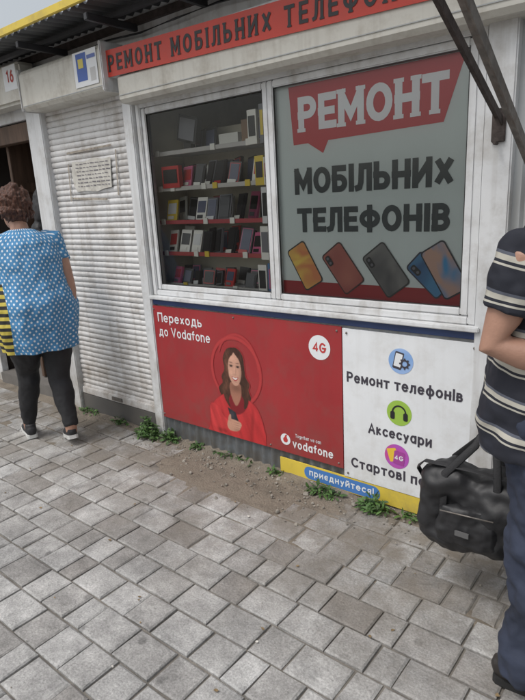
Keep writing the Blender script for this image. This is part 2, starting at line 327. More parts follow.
for i in range(34):
    x,yy=R.uniform(-4,-.3),R.uniform(-1.6,-.15); a=R.random()*6; r=R.uniform(.006,.014); c=Vector((x,yy,.004))
    vv=[bm.verts.new(c+Vector((math.cos(a+k)*r*R.uniform(.5,1.1),math.sin(a+k)*r*R.uniform(.3,.8),R.uniform(-.001,.004)))) for k in (0,1.2,2.4,3.6,4.9)]
    f=bm.faces.new(vv); f.material_index=1 if i%5==0 else 0
frombm('litter',bm,[M('dry_leaf',(.20,.14,.07),.8,var=.3),M('paper_scrap',(.5,.48,.44),.8)])
# ================================================================= KIOSK
K=grp('phone_repair_kiosk')
box('lower_wall',-2.83,-.70,.0,.06,.015,.985,white,K)
bm=bmesh.new(); prev=None; x=-2.87
while x<-.74:
    yy=-.012+.008*math.sin((x)*2*math.pi/.07); a=bm.verts.new((x,yy,-.02)); b=bm.verts.new((x,yy,.215))
    if prev: bm.faces.new((prev[0],a,b,prev[1]))
    prev=(a,b); x+=.0065
frombm('base_skirt',bm,basem,K,True)
box('upper_wall',-4.02,-.66,.01,.07,2.13,2.62,white,K)
box('guide_post_left',-3.90,-3.815,-.045,.05,.0,2.22,white,K,.006)
box('guide_post_right',-2.915,-2.83,-.045,.05,.0,2.15,white,K,.006)
box('door_threshold',-3.815,-2.915,-.02,.06,.0,.135,M('threshold_concrete',(.10,.095,.09),.9,dirt=.4),K)
def frame(x0,x1,z0,z1,w,y0,y1,pre,mat=white):
    box(pre+'_bottom_rail',x0+w,x1-w,y0,y1,z0,z0+w,mat,K,.005); box(pre+'_top_rail',x0+w,x1-w,y0,y1,z1-w,z1,mat,K,.005)
    box(pre+'_stile_left',x0,x0+w,y0,y1,z0,z1,mat,K,.005); box(pre+'_stile_right',x1-w,x1,y0,y1,z0,z1,mat,K,.005)
frame(-2.825,-.765,.985,2.14,.035,-.02,.05,'outer_frame')
frame(-2.788,-1.832,1.022,2.103,.034,-.008,.035,'sash_left')
frame(-1.83,-.802,1.022,2.103,.034,-.012,.032,'sash_right')
gask=flat('rubber_gasket',(.03,.03,.03))
for nm,x0,x1,yy in (('left',-2.754,-1.866,-.003),('right',-1.796,-.836,-.007)):
    box('gasket_%s_b'%nm,x0,x1,yy,yy+.01,1.056,1.060,gask,K,0); box('gasket_%s_t'%nm,x0,x1,yy,yy+.01,2.065,2.069,gask,K,0); box('gasket_%s_l'%nm,x0,x0+.004,yy,yy+.01,1.0605,2.0645,gask,K,0); box('gasket_%s_r'%nm,x1-.004,x1,yy,yy+.01,1.0605,2.0645,gask,K,0)
box('window_sill',-2.84,-.74,-.055,.0,.962,.984,white,K,.004)
box('blue_sill_trim',-2.85,-.72,-.028,-.002,.925,.960,blue,K,.003)
poly('glass_left',[(-2.757,1.053),(-1.863,1.053),(-1.863,2.072),(-2.757,2.072)],.012,glass,K)
poly('glass_right',[(-1.799,1.053),(-.833,1.053),(-.833,2.072),(-1.799,2.072)],.004,glass,K)
box('corner_column',-.763,-.655,-.04,.06,.0,2.62,white,K,.006)
box('column_base',-.77,-.60,-.046,.0,.0,.30,basem,K,.004)
bm=bmesh.new(); prev=None; x=-.655
while x<2.5:
    ph=(x+.655)%.18; yy=.02-(.016 if ph<.03 else (.016*(1-(ph-.03)/.012) if ph<.042 else 0)); a=bm.verts.new((x,yy,0)); b=bm.verts.new((x,yy,2.62))
    if prev: bm.faces.new((prev[0],a,b,prev[1]))
    prev=(a,b); x+=.006
frombm('side_ribbed_wall',bm,greyp,K)
box('side_white_post',-.52,-.44,-.03,.018,0,2.6,white,K,.005)
box('interior_back',-2.9,-.6,1.3,1.34,0,2.5,inner,K,0)
box('interior_left',-2.90,-2.86,.06,1.3,0,2.5,inner,K,0)
box('interior_right',-.66,-.62,.08,1.3,0,2.5,inner,K,0)
box('interior_ceiling',-2.86,-.66,.08,1.3,2.3,2.34,white,K,0)
box('interior_counter',-2.85,-.7,.062,.5,.96,1.0,white,K,.003)
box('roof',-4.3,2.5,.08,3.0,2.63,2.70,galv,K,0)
box('back_wall',-4.3,2.5,2.9,2.98,0,2.62,greyp,K,0)
def rbox(name,x0,x1,z0,z1,dep,mat,r=.05):
    pr=[(.009,z0),(-dep+.02,z0),(-dep,z0+.02),(-dep,z1-r)]+[(-dep+r-r*math.cos(math.radians(a)),z1-r+r*math.sin(math.radians(a))) for a in (20,40,60,80,90)]+[(.009,z1)]
    return sweepx(name,pr,x0,x1,mat,K)
rbox('roller_box_window',-2.815,-.60,2.125,2.272,.13,cream,.02)
box('roller_box_seam',-2.81,-.61,-.134,-.129,2.165,2.169,greyp,K,0)
rbox('roller_box_door',-3.80,-2.90,2.205,2.46,.17,cream,.05)
box('roller_box_cap',-2.905,-2.885,-.176,.0,2.20,2.465,white,K,.006)
box('roller_box_cap_far',-3.815,-3.797,-.176,.0,2.20,2.465,white,K,.006)
box('box_lip',-3.79,-2.91,-.173,-.168,2.23,2.234,greyp,K,0)
st=grp('sticker_label'); rpoly('sticker_white',-3.16,-2.93,2.25,2.44,-.1745,pwc,st); rpoly('sticker_blue',-3.13,-3.03,2.28,2.43,-.1755,flat('sticker_blue',(.05,.11,.38)),st); rpoly('sticker_grey',-3.0,-2.95,2.27,2.34,-.1755,flat('st_y',(.5,.5,.5)),st)
rpoly('sticker_detail',-3.11,-3.06,2.35,2.40,-.1765,flat('st_yel',(.6,.5,.1)),st); rpoly('sticker_line',-3.02,-2.94,2.39,2.41,-.1765,flat('st_b',(.1,.15,.4)),st)
SH=grp('roller_shutter')
pr=[]; z=.14; pitch=.0385
while z<2.2:
    pr+= [(.008,z),(.008,z+.003),(.001,z+.005),(-.003,z+.013),(-.0045,z+.021),(-.003,z+.029),(.001,z+.0365)]
    z+=pitch
nx=24; vs=[]; npf=len(pr)
for i in range(nx+1):
    x=-3.815+.9*i/nx
    for yy,zz in pr: vs.append((x,yy+.007*noise.noise(Vector((x*2.5,int((zz-.14)/pitch)*.37,0)))+.003*noise.noise(Vector((x*9,zz*3,5))),zz))
me=bpy.data.meshes.new('slats'); me.from_pydata(vs,[],[(i*npf+k,(i+1)*npf+k,(i+1)*npf+k+1,i*npf+k+1) for i in range(nx) for k in range(npf-1)]); mkobj('slats',me,shut,SH)
box('bottom_bar',-3.81,-2.92,-.02,.02,.137,.19,shut,SH,.005)
box('lock_cover',-3.42,-3.30,-.03,-.018,.150,.178,steel,SH,.003)
PN=grp('paper_notice')
paper=M('torn_paper',(.60,.58,.53),.8,var=.1,scale=20,dirt=.7,dirtcol=(.33,.30,.26),dscale=18)
poly('sheet',[(-3.56,1.70),(-3.53,1.66),(-3.44,1.665),(-3.3,1.655),(-3.22,1.67),(-3.14,1.675),(-3.13,1.78),(-3.12,1.86),(-3.2,1.855),(-3.3,1.87),(-3.42,1.85),(-3.55,1.86),(-3.57,1.78)],-.013,paper,PN)
bm=bmesh.new()
for i in range(7):
    z=1.84-.024*i; x=-3.53+random.random()*.03
    while x<-3.16: l=random.uniform(.015,.05); ribbon(bm,[(x,z+random.uniform(-.002,.002)),(x+l,z-.002)],random.uniform(.004,.009),-.0145); x+=l+.01
frombm('handwriting',bm,M('faded_ink',(.2,.19,.2),.7,var=.5,scale=60),PN)
bm=bmesh.new()
for (x0,x1,z0,z1) in ((-3.62,-3.60,1.6,1.85),(-3.60,-3.2,1.62,1.6),(-3.08,-3.06,1.62,1.9),(-3.6,-3.1,1.92,1.93)):
    ribbon(bm,[(x0,z0),(x1,z1)],.012,-.013)
frombm('tape_residue',bm,M('tape_residue',(.34,.30,.25),.7,var=.4,scale=40),PN)
BN=grp('repair_banner_sign'); box('banner_sheet',-2.93,-.6,-.1385,-.1345,2.275,2.415,bred,BN,0)
text('banner_lettering','РЕМОЧТ МОБІЛЬНИХ ТЕЛЕФОНІВ',-2.87,-.97,2.300,.088,-.141,pblack,BN,sw=.2,gap=.42,space=.75,serif=.9)
pv=Vector((-2.93,0,2.28)); BN.matrix_world=Matrix.Translation(pv)@Matrix.Rotation(math.radians(1.4),4,'Y')@Matrix.Translation(-pv)
box('banner_backing',-2.93,-.6,-.119,.008,2.274,2.40,white,K,.003)
bm=bmesh.new(); tube(bm,[(-3.9+.3*i,-.03-.004*(i%2),2.505-.02*math.sin(i*1.1)**2) for i in range(12)],[.006]*12,n=8); frombm('power_cable',bm,dark,K,True)
# ================================================================= POSTERS
RP=grp('repair_poster'); Y=.020
rpoly('poster_sheet',-1.80,-.83,1.05,2.075,Y,pgrey,RP)
poly('speech_banner',[(-1.72,2.06),(-.86,2.065),(-.945,1.815),(-1.50,1.80),(-1.53,1.745),(-1.615,1.797),(-1.70,1.795)],Y-.0012,pred,RP)
text('title_lettering','РЕМОНТ',-1.665,-.93,1.85,.16,Y-.0024,pwc,RP,sw=.24,gap=.12,serif=.8)
text('lettering_2','МОБІЛЬНИХ',-1.70,-.895,1.56,.125,Y-.0024,pdark,RP,sw=.25,gap=.13)
text('lettering_3','ТЕЛЕФОНІВ',-1.69,-.905,1.375,.12,Y-.0024,pdark,RP,sw=.25,gap=.13)
rpoly('red_floor',-1.80,-.83,1.05,1.125,Y-.0012,redd,RP)
def gradmat(name,c1,c2,sc=5,rot=(0,.8,0)):
    m=bpy.data.materials.new(name); m.use_nodes=True; N=m.node_tree.nodes; L=m.node_tree.links; p=N['Principled BSDF']; p.inputs['Roughness'].default_value=.4
    tc=N.new('ShaderNodeTexCoord'); mp=N.new('ShaderNodeMapping'); mp.inputs['Rotation'].default_value=rot; w=N.new('ShaderNodeTexNoise'); w.inputs['Scale'].default_value=sc; w.inputs['Distortion'].default_value=1.; w.inputs['Detail'].default_value=1
    r=N.new('ShaderNodeValToRGB'); r.color_ramp.elements[0].position=.36; r.color_ramp.elements[1].position=.64; r.color_ramp.elements[0].color=c1+(1,); r.color_ramp.elements[1].color=c2+(1,)
    L.new(tc.outputs['Object'],mp.inputs[0]); L.new(mp.outputs[0],w.inputs[0]); L.new(w.outputs[0],r.inputs[0]); L.new(r.outputs[0],p.inputs['Base Color']); return m
def phone(cx,cz,w,h,ang,body,scr,n,face=False):
    rpoly('phone_body_%d'%n,cx-w/2,cx+w/2,cz-h/2,cz+h/2,Y-.0024-n*.0006,body,RP,ang,.018)
    rpoly('phone_screen_%d'%n,cx-w/2+.006,cx+w/2-.006,cz-h/2+.007,cz+h/2-.007,Y-.0027-n*.0006,scr,RP,ang,.014)
    if not face:
        u=Vector((math.cos(ang),math.sin(ang)));v=Vector((-u.y,u.x)); q=Vector((cx,cz))-u*(w/2-.028)+v*(h/2-.045)
        rpoly('camera_island_%d'%n,q.x-.014,q.x+.014,q.y-.027,q.y+.027,Y-.0065,pblack,RP,ang,.01)
        for k in (-1,1): disc('lens_%d_%d'%(n,k),q.x+v.x*k*.013,q.y+v.y*k*.013,.007,Y-.0070,flat('lens',(.12,.12,.14)),RP,n=14)
t=math.radians(30)
phone(-1.655,1.205,.125,.235,t,flat('ph_gold',(.03,.03,.03)),gradmat('ph_orange',(.70,.50,.10),(.55,.20,.08),6),1,True)
phone(-1.43,1.20,.135,.235,t+.12,flat('ph_dk',(.05,.02,.02)),gradmat('ph_red',(.28,.07,.06),(.42,.15,.11),5),2)
phone(-1.20,1.20,.14,.235,t+.12,flat('ph_dk2',(.03,.03,.03)),gradmat('ph_grey',(.07,.07,.075),(.17,.165,.16),6),3)
phone(-.99,1.185,.11,.205,t+.3,flat('ph_dk3',(.03,.03,.05)),gradmat('ph_blue2',(.03,.09,.20),(.06,.20,.36),6),4)
phone(-.92,1.21,.125,.24,t+.02,flat('ph_dk4',(.02,.02,.03)),gradmat('ph_blue',(.05,.24,.46),(.45,.28,.22),8),5,True)
OP=grp('mobile_operator_poster')
box('poster_board',-2.845,-1.412,-.034,-.026,.145,.918,red,OP,.001)
Y=-.0352
text('headline_1','Переходь',-2.79,-2.39,.815,.062,Y,pwc,OP,sw=.15,gap=.17)
text('headline_2','до Vodafone',-2.79,-2.33,.722,.062,Y,pwc,OP,sw=.15,gap=.17)
# ---- printed portrait: dense sheet with printed colours per vertex
def portrait():
    st=.0021; x0,x1,z0,z1=-2.40,-1.93,.147,.82
    xs=np.arange(x0,x1,st); zz=np.arange(z0,z1,st); X,Z=np.meshgrid(xs,zz); sh=X.shape
    bg=np.array([.335,.028,.032]); C=np.tile(bg,(sh[0],sh[1],1)).astype(float); A=np.zeros(sh)
    rng=np.random.RandomState(2)
    def sn(fx,fz,s=0,oct=3):
        v=np.zeros(sh); a=1
        for o in range(oct):
            for q in range(3):
                th=rng.rand()*6.28; v+=a*np.sin(fx*X*(1+.3*q)+fz*Z*(1-.2*q)+th+1.7*np.sin(fz*.5*X+fx*.3*Z+th*2)); 
            fx*=1.9; fz*=1.9; a*=.5
        return v/4
    def blur(m,n):
        for _ in range(n):
            p=np.pad(m,1,mode='edge'); m=(p[:-2,1:-1]+p[2:,1:-1]+p[1:-1,:-2]+p[1:-1,2:]+2*m)/6
        return m
    def pm(pts,n=2,sm=5):
        P=smoothpts(pts,sm) if sm else pts; ins=np.zeros(sh,bool); j=len(P)-1
        for i in range(len(P)):
            xi,zi=P[i]; xj,zj=P[j]
            if abs(zj-zi)>1e-9: ins^=((zi>Z)!=(zj>Z))&(X<(xj-xi)*(Z-zi)/(zj-zi)+xi)
            j=i
        return blur(ins.astype(float),n)
    def put(m,col,shade=None):
        nonlocal C,A
        c=np.array(col)[None,None,:]*(shade[...,None] if shade is not None else 1.)
        C=C*(1-m[...,None])+np.clip(c,0,.9)*m[...,None]; A=np.maximum(A,m)
    def g(cx,cz,rx,rz,ang=0):
        dx,dz=X-cx,Z-cz; c,s=math.cos(ang),math.sin(ang); u=(dx*c+dz*s)/rx; v=(-dx*s+dz*c)/rz; return np.exp(-(u*u+v*v))
    # swirl
    rr=np.sqrt(((X+2.14)/.19)**2+((Z-.575)/.205)**2); ang=np.arctan2(Z-.575,X+2.14)
    sw=np.clip(1-np.abs(rr-1)/.055,0,1)*((ang>-1.0)|(ang<-2.3)); put(blur(np.clip(sw*2,0,1),1)*.8,(.46,.045,.045))
    sw2=np.clip(1-np.abs(np.sqrt(((X+2.12)/.155)**2+((Z-.61)/.19)**2)-1)/.04,0,1)*((ang>.1)&(ang<2.4)); put(blur(np.clip(sw2*2,0,1),1)*.7,(.45,.045,.045))
    hs=.55+.75*np.abs(sn(190,22,0,2)); hl=1+1.3*g(-2.20,.60,.03,.10)+1.0*g(-2.24,.47,.03,.05)+.8*g(-2.05,.48,.02,.06)
    hc=(.075,.030,.018)
    put(pm([(-2.15,.72),(-2.20,.705),(-2.235,.645),(-2.228,.58),(-2.255,.53),(-2.25,.49),(-2.285,.45),(-2.262,.40),(-2.2,.37),(-2.08,.37),(-2.03,.42),(-2.045,.47),(-2.035,.51),(-2.062,.55),(-2.067,.60),(-2.075,.675),(-2.11,.715)]),hc,hs*hl*.8)
    fold=1+.28*sn(38,18,1,3)-.45*g(-2.27,.26,.02,.07,.5)-.4*g(-2.03,.27,.015,.10,-.1)+.25*g(-2.31,.30,.03,.05)+.2*g(-2.0,.33,.02,.05)
    put(pm([(-2.2,.44),(-2.27,.40),(-2.345,.33),(-2.385,.18),(-2.375,.12),(-1.95,.12),(-1.945,.25),(-1.985,.36),(-2.05,.41),(-2.11,.44)]),(.47,.032,.035),fold)
    put(pm([(-2.19,.44),(-2.245,.405),(-2.20,.33),(-2.15,.30),(-2.09,.33),(-2.05,.395),(-2.08,.43)],3),(.20,.012,.018))
    put(pm([(-2.185,.50),(-2.19,.43),(-2.15,.355),(-2.105,.43),(-2.11,.50)],3),(.34,.15,.10),1.1-.5*g(-2.14,.47,.06,.03))
    # face
    u=(X+2.147)/.058; v=(Z-.587)/.105
    fs=1.12-.30*np.clip(u,0,2)**2-.16*np.clip(-u,0,2)**3-.12*np.clip(-v,0,2)**2+.22*g(-2.165,.655,.03,.018)+.20*g(-2.178,.565,.014,.016)+.10*g(-2.115,.565,.012,.014)-.22*g(-2.10,.54,.02,.05)
    for ex in (-2.172,-2.120): fs-= .30*g(ex,.606,.015,.009)
    fs-= .20*g(-2.138,.575,.007,.022,-.15); fs+= .20*g(-2.148,.575,.004,.025); fs-= .28*g(-2.146,.553,.012,.004); fs-=.18*g(-2.146,.508,.018,.004)
    put(pm([(-2.150,.690),(-2.190,.665),(-2.203,.61),(-2.195,.545),(-2.170,.497),(-2.146,.484),(-2.120,.497),(-2.097,.545),(-2.090,.61),(-2.103,.665)],2),(.52,.285,.205),fs)
    for ex in (-2.172,-2.120):
        put(np.clip(g(ex,.603,.0095,.0042)*1.6,0,1),(.05,.03,.025)); put(np.clip(g(ex,.609,.012,.0022)*1.5,0,1),(.02,.012,.01)); put(g(ex,.626,.014,.0035,.1 if ex>-2.15 else -.1)*.8,(.07,.03,.02))
    put(np.clip(pm([(-2.172,.541),(-2.146,.535),(-2.120,.541),(-2.130,.520),(-2.146,.513),(-2.162,.520)],1),0,1),(.38,.07,.07))
    put(pm([(-2.166,.537),(-2.146,.532),(-2.126,.537),(-2.134,.526),(-2.146,.522),(-2.158,.526)],1),(.72,.68,.64))
    for pts in ([(-2.145,.71),(-2.19,.695),(-2.218,.635),(-2.215,.55),(-2.225,.50),(-2.25,.44),(-2.235,.38),(-2.20,.34),(-2.208,.39),(-2.19,.43),(-2.205,.48),(-2.195,.55),(-2.197,.60),(-2.185,.645),(-2.152,.682)],
                [(-2.15,.71),(-2.11,.695),(-2.078,.63),(-2.08,.55),(-2.07,.50),(-2.045,.46),(-2.05,.41),(-2.068,.36),(-2.09,.35),(-2.085,.40),(-2.103,.43),(-2.10,.49),(-2.093,.55),(-2.096,.61),(-2.108,.65),(-2.138,.682)]):
        put(pm(pts,2,4),hc,hs*hl)
    # sleeve, hand, phone
    put(pm([(-2.37,.32),(-2.31,.33),(-2.26,.27),(-2.205,.235),(-2.215,.175),(-2.28,.15),(-2.36,.16)],2,4),(.50,.04,.042),1.05+.25*sn(60,30,2,2)-.4*g(-2.28,.17,.06,.015))
    u=pm([(-2.222,.335),(-2.160,.312),(-2.128,.228),(-2.190,.205)],1,0); put(u,(.02,.02,.025),1+1.5*g(-2.19,.29,.02,.03))
    hm=pm([(-2.225,.25),(-2.19,.262),(-2.15,.258),(-2.125,.252),(-2.118,.236),(-2.128,.216),(-2.14,.198),(-2.17,.186),(-2.215,.185),(-2.235,.21)],2,4)
    sh_=1.05-.35*g(-2.15,.196,.04,.01)
    for k in range(3): sh_-=.35*g(-2.15,.243-.015*k,.028,.0022)
    put(hm,(.50,.27,.19),sh_)
    put(pm([(-2.225,.25),(-2.215,.285),(-2.20,.29),(-2.20,.26),(-2.20,.245)],1,4),(.48,.25,.18))
    C*= (1+.05*rng.randn(*sh))[...,None]
    keep=(A[:-1,:-1]+A[1:,1:]+A[:-1,1:]+A[1:,:-1])>.02
    H,Wd=sh; ii,jj=np.nonzero(keep); idx=ii*Wd+jj; faces=np.stack([idx,idx+1,idx+Wd+1,idx+Wd],1)
    used=np.unique(faces); mp=-np.ones(H*Wd,int); mp[used]=np.arange(len(used)); faces=mp[faces]
    co=np.stack([X.ravel()[used],np.full(len(used),-.0362),Z.ravel()[used]],1)
    me=bpy.data.meshes.new('portrait'); me.from_pydata(co.tolist(),[],faces.tolist())
    ca=me.color_attributes.new('print','FLOAT_COLOR','POINT'); cc=np.concatenate([np.clip(C.reshape(-1,3)[used],0,1),np.ones((len(used),1))],1); ca.data.foreach_set('color',cc.astype(np.float32).ravel())
    m=bpy.data.materials.new('portrait_print'); m.use_nodes=True; N=m.node_tree.nodes; at=N.new('ShaderNodeAttribute'); at.attribute_name='print'; N['Principled BSDF'].inputs['Roughness'].default_value=.4; m.node_tree.links.new(at.outputs['Color'],N['Principled BSDF'].inputs['Base Color'])
    mkobj('portrait_print',me,m,OP)
portrait()
disc('badge_4g',-1.545,.795,.066,Y,pwc,OP); text('badge_text','4G',-1.585,-1.505,.768,.055,Y-.0008,redl,OP,sw=.2,gap=.15)
disc('logo_disc',-1.79,.225,.034,Y,pwc,OP); disc('logo_mark',-1.79,.222,.016,Y-.0008,redl,OP); poly('logo_tail',[(-1.80,.23),(-1.79,.252),(-1.775,.258),(-1.782,.245),(-1.778,.232)],Y-.001,redl,OP)
text('logo_lettering','vodafone',-1.74,-1.475,.185,.052,Y,pwc,OP,sw=.18)
text('slogan','Together we can',-1.72,-1.55,.252,.022,Y,pwc,OP,sw=.13)
bm=bmesh.new()
for x,z in ((-2.82,.895),(-1.44,.895),(-2.82,.17),(-1.44,.17),(-2.13,.90),(-1.385,.89),(-.76,.89),(-1.385,.13),(-1.9,.165)):
    tube(bm,[(x,-.0345,z),(x,-.0385,z)],[.006,.004],side=Vector((1,0,0)),n=10)
frombm('rivets',bm,steel,OP)
SV=grp('services_sign')
box('sign_board',-1.409,-.735,-.032,-.025,.105,.912,pw,SV,.001); Y=-.0332
dn=flat('print_navy',(.05,.045,.06))
lb=gradmat('icon_blue',(.20,.36,.66),(.36,.5,.78),5); lg=flat('icon_green',(.31,.50,.07)); lp=gradmat('icon_pink',(.56,.06,.22),(.42,.09,.46),6)
disc('icon_phone_disc',-1.095,.785,.062,Y,lb,SV); disc('icon_headphone_disc',-1.10,.525,.064,Y,lg,SV); disc('icon_sim_disc',-1.11,.295,.064,Y,lp,SV)
rpoly('icon_phone',-1.13,-1.085,.745,.83,Y-.0008,dn,SV,-.2,.006); rpoly('icon_phone_screen',-1.125,-1.09,.757,.822,Y-.0016,pwc,SV,-.2,.003)
bm=bmesh.new(); ribbon(bm,arc(-1.075,.775,.017,.017,0,360,16),.008,Y-.002,True)
for k in range(8): a=k*math.pi/4; ribbon(bm,[(-1.075+.018*math.cos(a),.775+.018*math.sin(a)),(-1.075+.027*math.cos(a),.775+.027*math.sin(a))],.008,Y-.0022-.0001*k)
frombm('icon_gear',bm,dn,SV)
bm=bmesh.new(); ribbon(bm,arc(-1.10,.525,.034,.036,0,180,16),.008,Y-.0008); frombm('headband',bm,pblack,SV)
rpoly('ear_cup_left',-1.145,-1.122,.49,.53,Y-.0016,pblack,SV,0,.008); rpoly('ear_cup_right',-1.078,-1.055,.49,.53,Y-.0016,pblack,SV,0,.008)
rpoly('sim_card_a',-1.155,-1.105,.265,.335,Y-.0008,flat('sim_y',(.75,.5,.05)),SV,.3,.006); rpoly('sim_card_b',-1.125,-1.068,.255,.325,Y-.0014,flat('sim_p',(.35,.06,.30)),SV,-.1,.006)
text('sim_text','4G',-1.12,-1.075,.278,.026,Y-.002,pwc,SV,sw=.2)
text('service_1','Ремонт телефонів',-1.385,-.80,.637,.056,Y,dn,SV,sw=.2,gap=.17)
text('service_2','Аксесуари',-1.265,-.935,.385,.056,Y,dn,SV,sw=.2,gap=.17)
text('service_3','Стартові пакети',-1.365,-.80,.172,.056,Y,dn,SV,sw=.2,gap=.17)
YS=grp('yellow_strip_sign'); box('strip_board',-1.84,-.66,-.030,-.022,.012,.102,yellow,YS,.001)
rpoly('blue_oval',-1.67,-1.20,.018,.094,-.0312,flat('oval_blue',(.07,.20,.50)),YS,0,.037)
text('join_lettering','приєднуйтеся!',-1.635,-1.235,.042,.04,-.0325,pwc,YS,sw=.18)
# ================================================================= DISPLAY SHELVES
DS=grp('phone_display_shelf')
cols=[(.02,.02,.022),(.035,.035,.04),(.7,.7,.7),(.62,.14,.27),(.75,.55,.06),(.14,.28,.14),(.55,.04,.04),(.08,.09,.15),(.82,.80,.74),(.18,.18,.20),(.08,.20,.40),(.28,.16,.09)]
pm_=[flat('pack_%d'%i,c,.3) for i,c in enumerate(cols)]
zs=[1.045,1.245,1.44,1.64,1.85]
for i,z in enumerate(zs):
    box('shelf_board_%d'%i,-2.84,-1.86,.10,.36,z-.010,z,white,DS,.002)
    box('shelf_edge_%d'%i,-2.84,-1.86,.092,.098,z-.016,z+.008,flat('shelf_edge_%d'%i,((.5,.48,.45),(.40,.06,.06),(.42,.06,.07),(.55,.53,.5),(.5,.48,.46))[i]),DS,.001)
box('shelf_back',-2.84,-1.90,.37,.38,1.0,1.99,inner,DS,0)
bm=bmesh.new(); R=random.Random(11)
def item(x,w,h,rowy,lean,z,ci):
    rr=Matrix.Rotation(lean,3,'X')@Matrix.Rotation(R.uniform(-.09,.09),3,'Y')@Matrix.Rotation(R.uniform(-.35,.35),3,'Z'); pvv=Vector((x+w/2,rowy,z))
    addbox(bm,x,x+w,rowy,rowy+R.uniform(.008,.02),z+.002,z+.002+h,ci,rr,pvv)
    if ci in (0,1,9,7,11):
        addbox(bm,x+.005,x+w-.005,rowy-.003,rowy-.001,z+.010,z+h-.006,R.choice((9,0,1,0,1,3,6)),rr,pvv)
        addbox(bm,x+.010,x+w-.010,rowy-.006,rowy-.004,z+.016,z+h-.012,R.choice((0,1,0,7)),rr,pvv)
        if R.random()<.6: addbox(bm,x+.003,x+w*.75,rowy-.010,rowy-.008,z+.002,z+.024,R.choice((8,2,8,6)),rr,pvv)
    else:
        addbox(bm,x+.008,x+w-.008,rowy-.003,rowy-.001,z+h*.35,z+h*.85,R.choice((0,7,1,6,2)),rr,pvv)
        addbox(bm,x+.010,x+w*.7,rowy-.003,rowy-.001,z+h*.10,z+h*.25,R.choice((0,8,9)),rr,pvv)
for i,z in enumerate(zs):
    for rowy,lean,dens in ((.125,-.3,.75),(.24,-.2,.85)):
        if i==4 and rowy<.2: continue
        x=-2.81+R.random()*.03
        while x<-1.90:
            w=R.uniform(.068,.085); h=R.uniform(.125,.158)
            ci=R.choice((0,0,0,0,1,1,1,9,9,7,3,11,2,8,3,6))
            if x< -2.58 and i in(1,2): ci=R.choice((4,8,5,8,0))
            if i==0: h*=.7
            if R.random()<dens: item(x,w,h,rowy,lean,z,ci)
            x+=w+R.uniform(.008,.035)
    x=-2.8
    while x<-1.9:
        if R.random()<.55: addbox(bm,x,x+.035,.084,.090,z-.018,z+.016,R.choice((8,8,8,4)))
        x+=R.uniform(.08,.18)
for (x,z,h,c,c2) in ((-1.985,1.64,.13,4,0),(-1.925,1.64,.12,8,6),(-1.95,1.44,.17,2,0),(-1.93,1.045,.16,10,3),(-2.0,1.045,.15,8,0),(-1.97,1.245,.16,8,9),(-2.02,1.85,.15,8,0),(-1.94,1.85,.17,9,4)):
    addbox(bm,x,x+.06,.055,.075,z-.02,z+h,c); addbox(bm,x+.008,x+.052,.052,.0545,z+.02,z+h-.03,c2)
addbox(bm,-2.66,-2.50,.16,.20,1.90,2.05,0,Matrix.Rotation(.25,3,'Y')); addbox(bm,-2.645,-2.515,.156,.159,1.915,2.035,9,Matrix.Rotation(.25,3,'Y'))
addbox(bm,-2.62,-2.56,.16,.2,1.852,1.91,0)
addbox(bm,-2.75,-2.60,.08,.11,1.642,1.77,6); addbox(bm,-2.735,-2.615,.076,.079,1.67,1.75,0)
addbox(bm,-2.40,-2.25,.24,.35,1.852,1.93,8); addbox(bm,-2.22,-2.10,.24,.35,1.852,1.99,11)
frombm('phone_goods',bm,pm_,DS)
box('interior_window',-2.75,-1.9,1.27,1.298,1.75,2.2,M('far_panel',(.8,.77,.66),.6,var=.1),K,.002)
# ================================================================= AWNING
AW=grp('awning_roof')
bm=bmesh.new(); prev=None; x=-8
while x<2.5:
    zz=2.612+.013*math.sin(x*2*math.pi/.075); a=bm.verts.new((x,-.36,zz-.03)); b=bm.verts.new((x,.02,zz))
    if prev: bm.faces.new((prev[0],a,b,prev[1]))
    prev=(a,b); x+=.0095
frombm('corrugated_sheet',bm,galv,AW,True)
box('fascia',-8,2.5,-.385,-.365,2.58,2.622,yellow,AW,.003)
box('wall_batten',-8,2.5,-.02,.009,2.54,2.58,rust,AW,.003)
for i,x in enumerate((-5.2,-3.45,-2.75,-2.2,-1.2)): box('rafter_%d'%i,x,x+.03,-.36,-.021,2.50,2.535,dark,AW,.003)
box('mid_batten',-8,2.5,-.20,-.17,2.537,2.562,dark,AW,.002)
def bar(name,a,b,w,h,mat,parent):
    a,b=Vector(a),Vector(b); bm=bmesh.new(); t=(b-a); L_=t.length; addbox(bm,-w/2,w/2,0,L_,-h/2,-h/2+.005); addbox(bm,w/2-.005,w/2,0,L_,-h/2+.0055,h/2)
    t.normalize(); xx=Vector((1,0,0)); zz=xx.cross(t).normalized(); m=Matrix((xx,t,zz)).transposed().to_4x4(); m.translation=a
    bm.transform(m); bmesh.ops.recalc_face_normals(bm,faces=bm.faces); return frombm(name,bm,mat,parent)
SB=grp('steel_bracket'); bar('angle_bar',(-.705,-.045,1.78),(-.705,-1.93,2.62),.03,.03,rust,SB); box('wall_plate',-.73,-.68,-.055,-.041,1.71,1.83,rust,SB,.003)
box('hook',-.712,-.70,-.09,-.055,1.70,1.712,rust,SB,.002)
SB2=grp('steel_bracket'); bar('angle_bar',(-.56,-.01,1.53),(-.56,-1.93,2.56),.035,.035,steel,SB2); box('wall_plate',-.59,-.53,-.012,.018,1.45,1.60,steel,SB2,.003)
CB=grp('canopy_beam'); box('cross_beam',-.9,2.5,-1.97,-1.935,2.60,2.64,rust,CB,.003); box('tie_beam',-.9,-.86,-1.929,-.386,2.60,2.635,rust,CB,.003); box('tie_beam_2',2.3,2.34,-1.929,-.386,2.60,2.635,rust,CB,.003)
bm=bmesh.new(); tube(bm,[(-.36,-.06,0),(-.36,-.06,1.0),(-.36,-.06,2.6)],[.022]*3); frombm('drain_pipe',bm,steel,None,True)
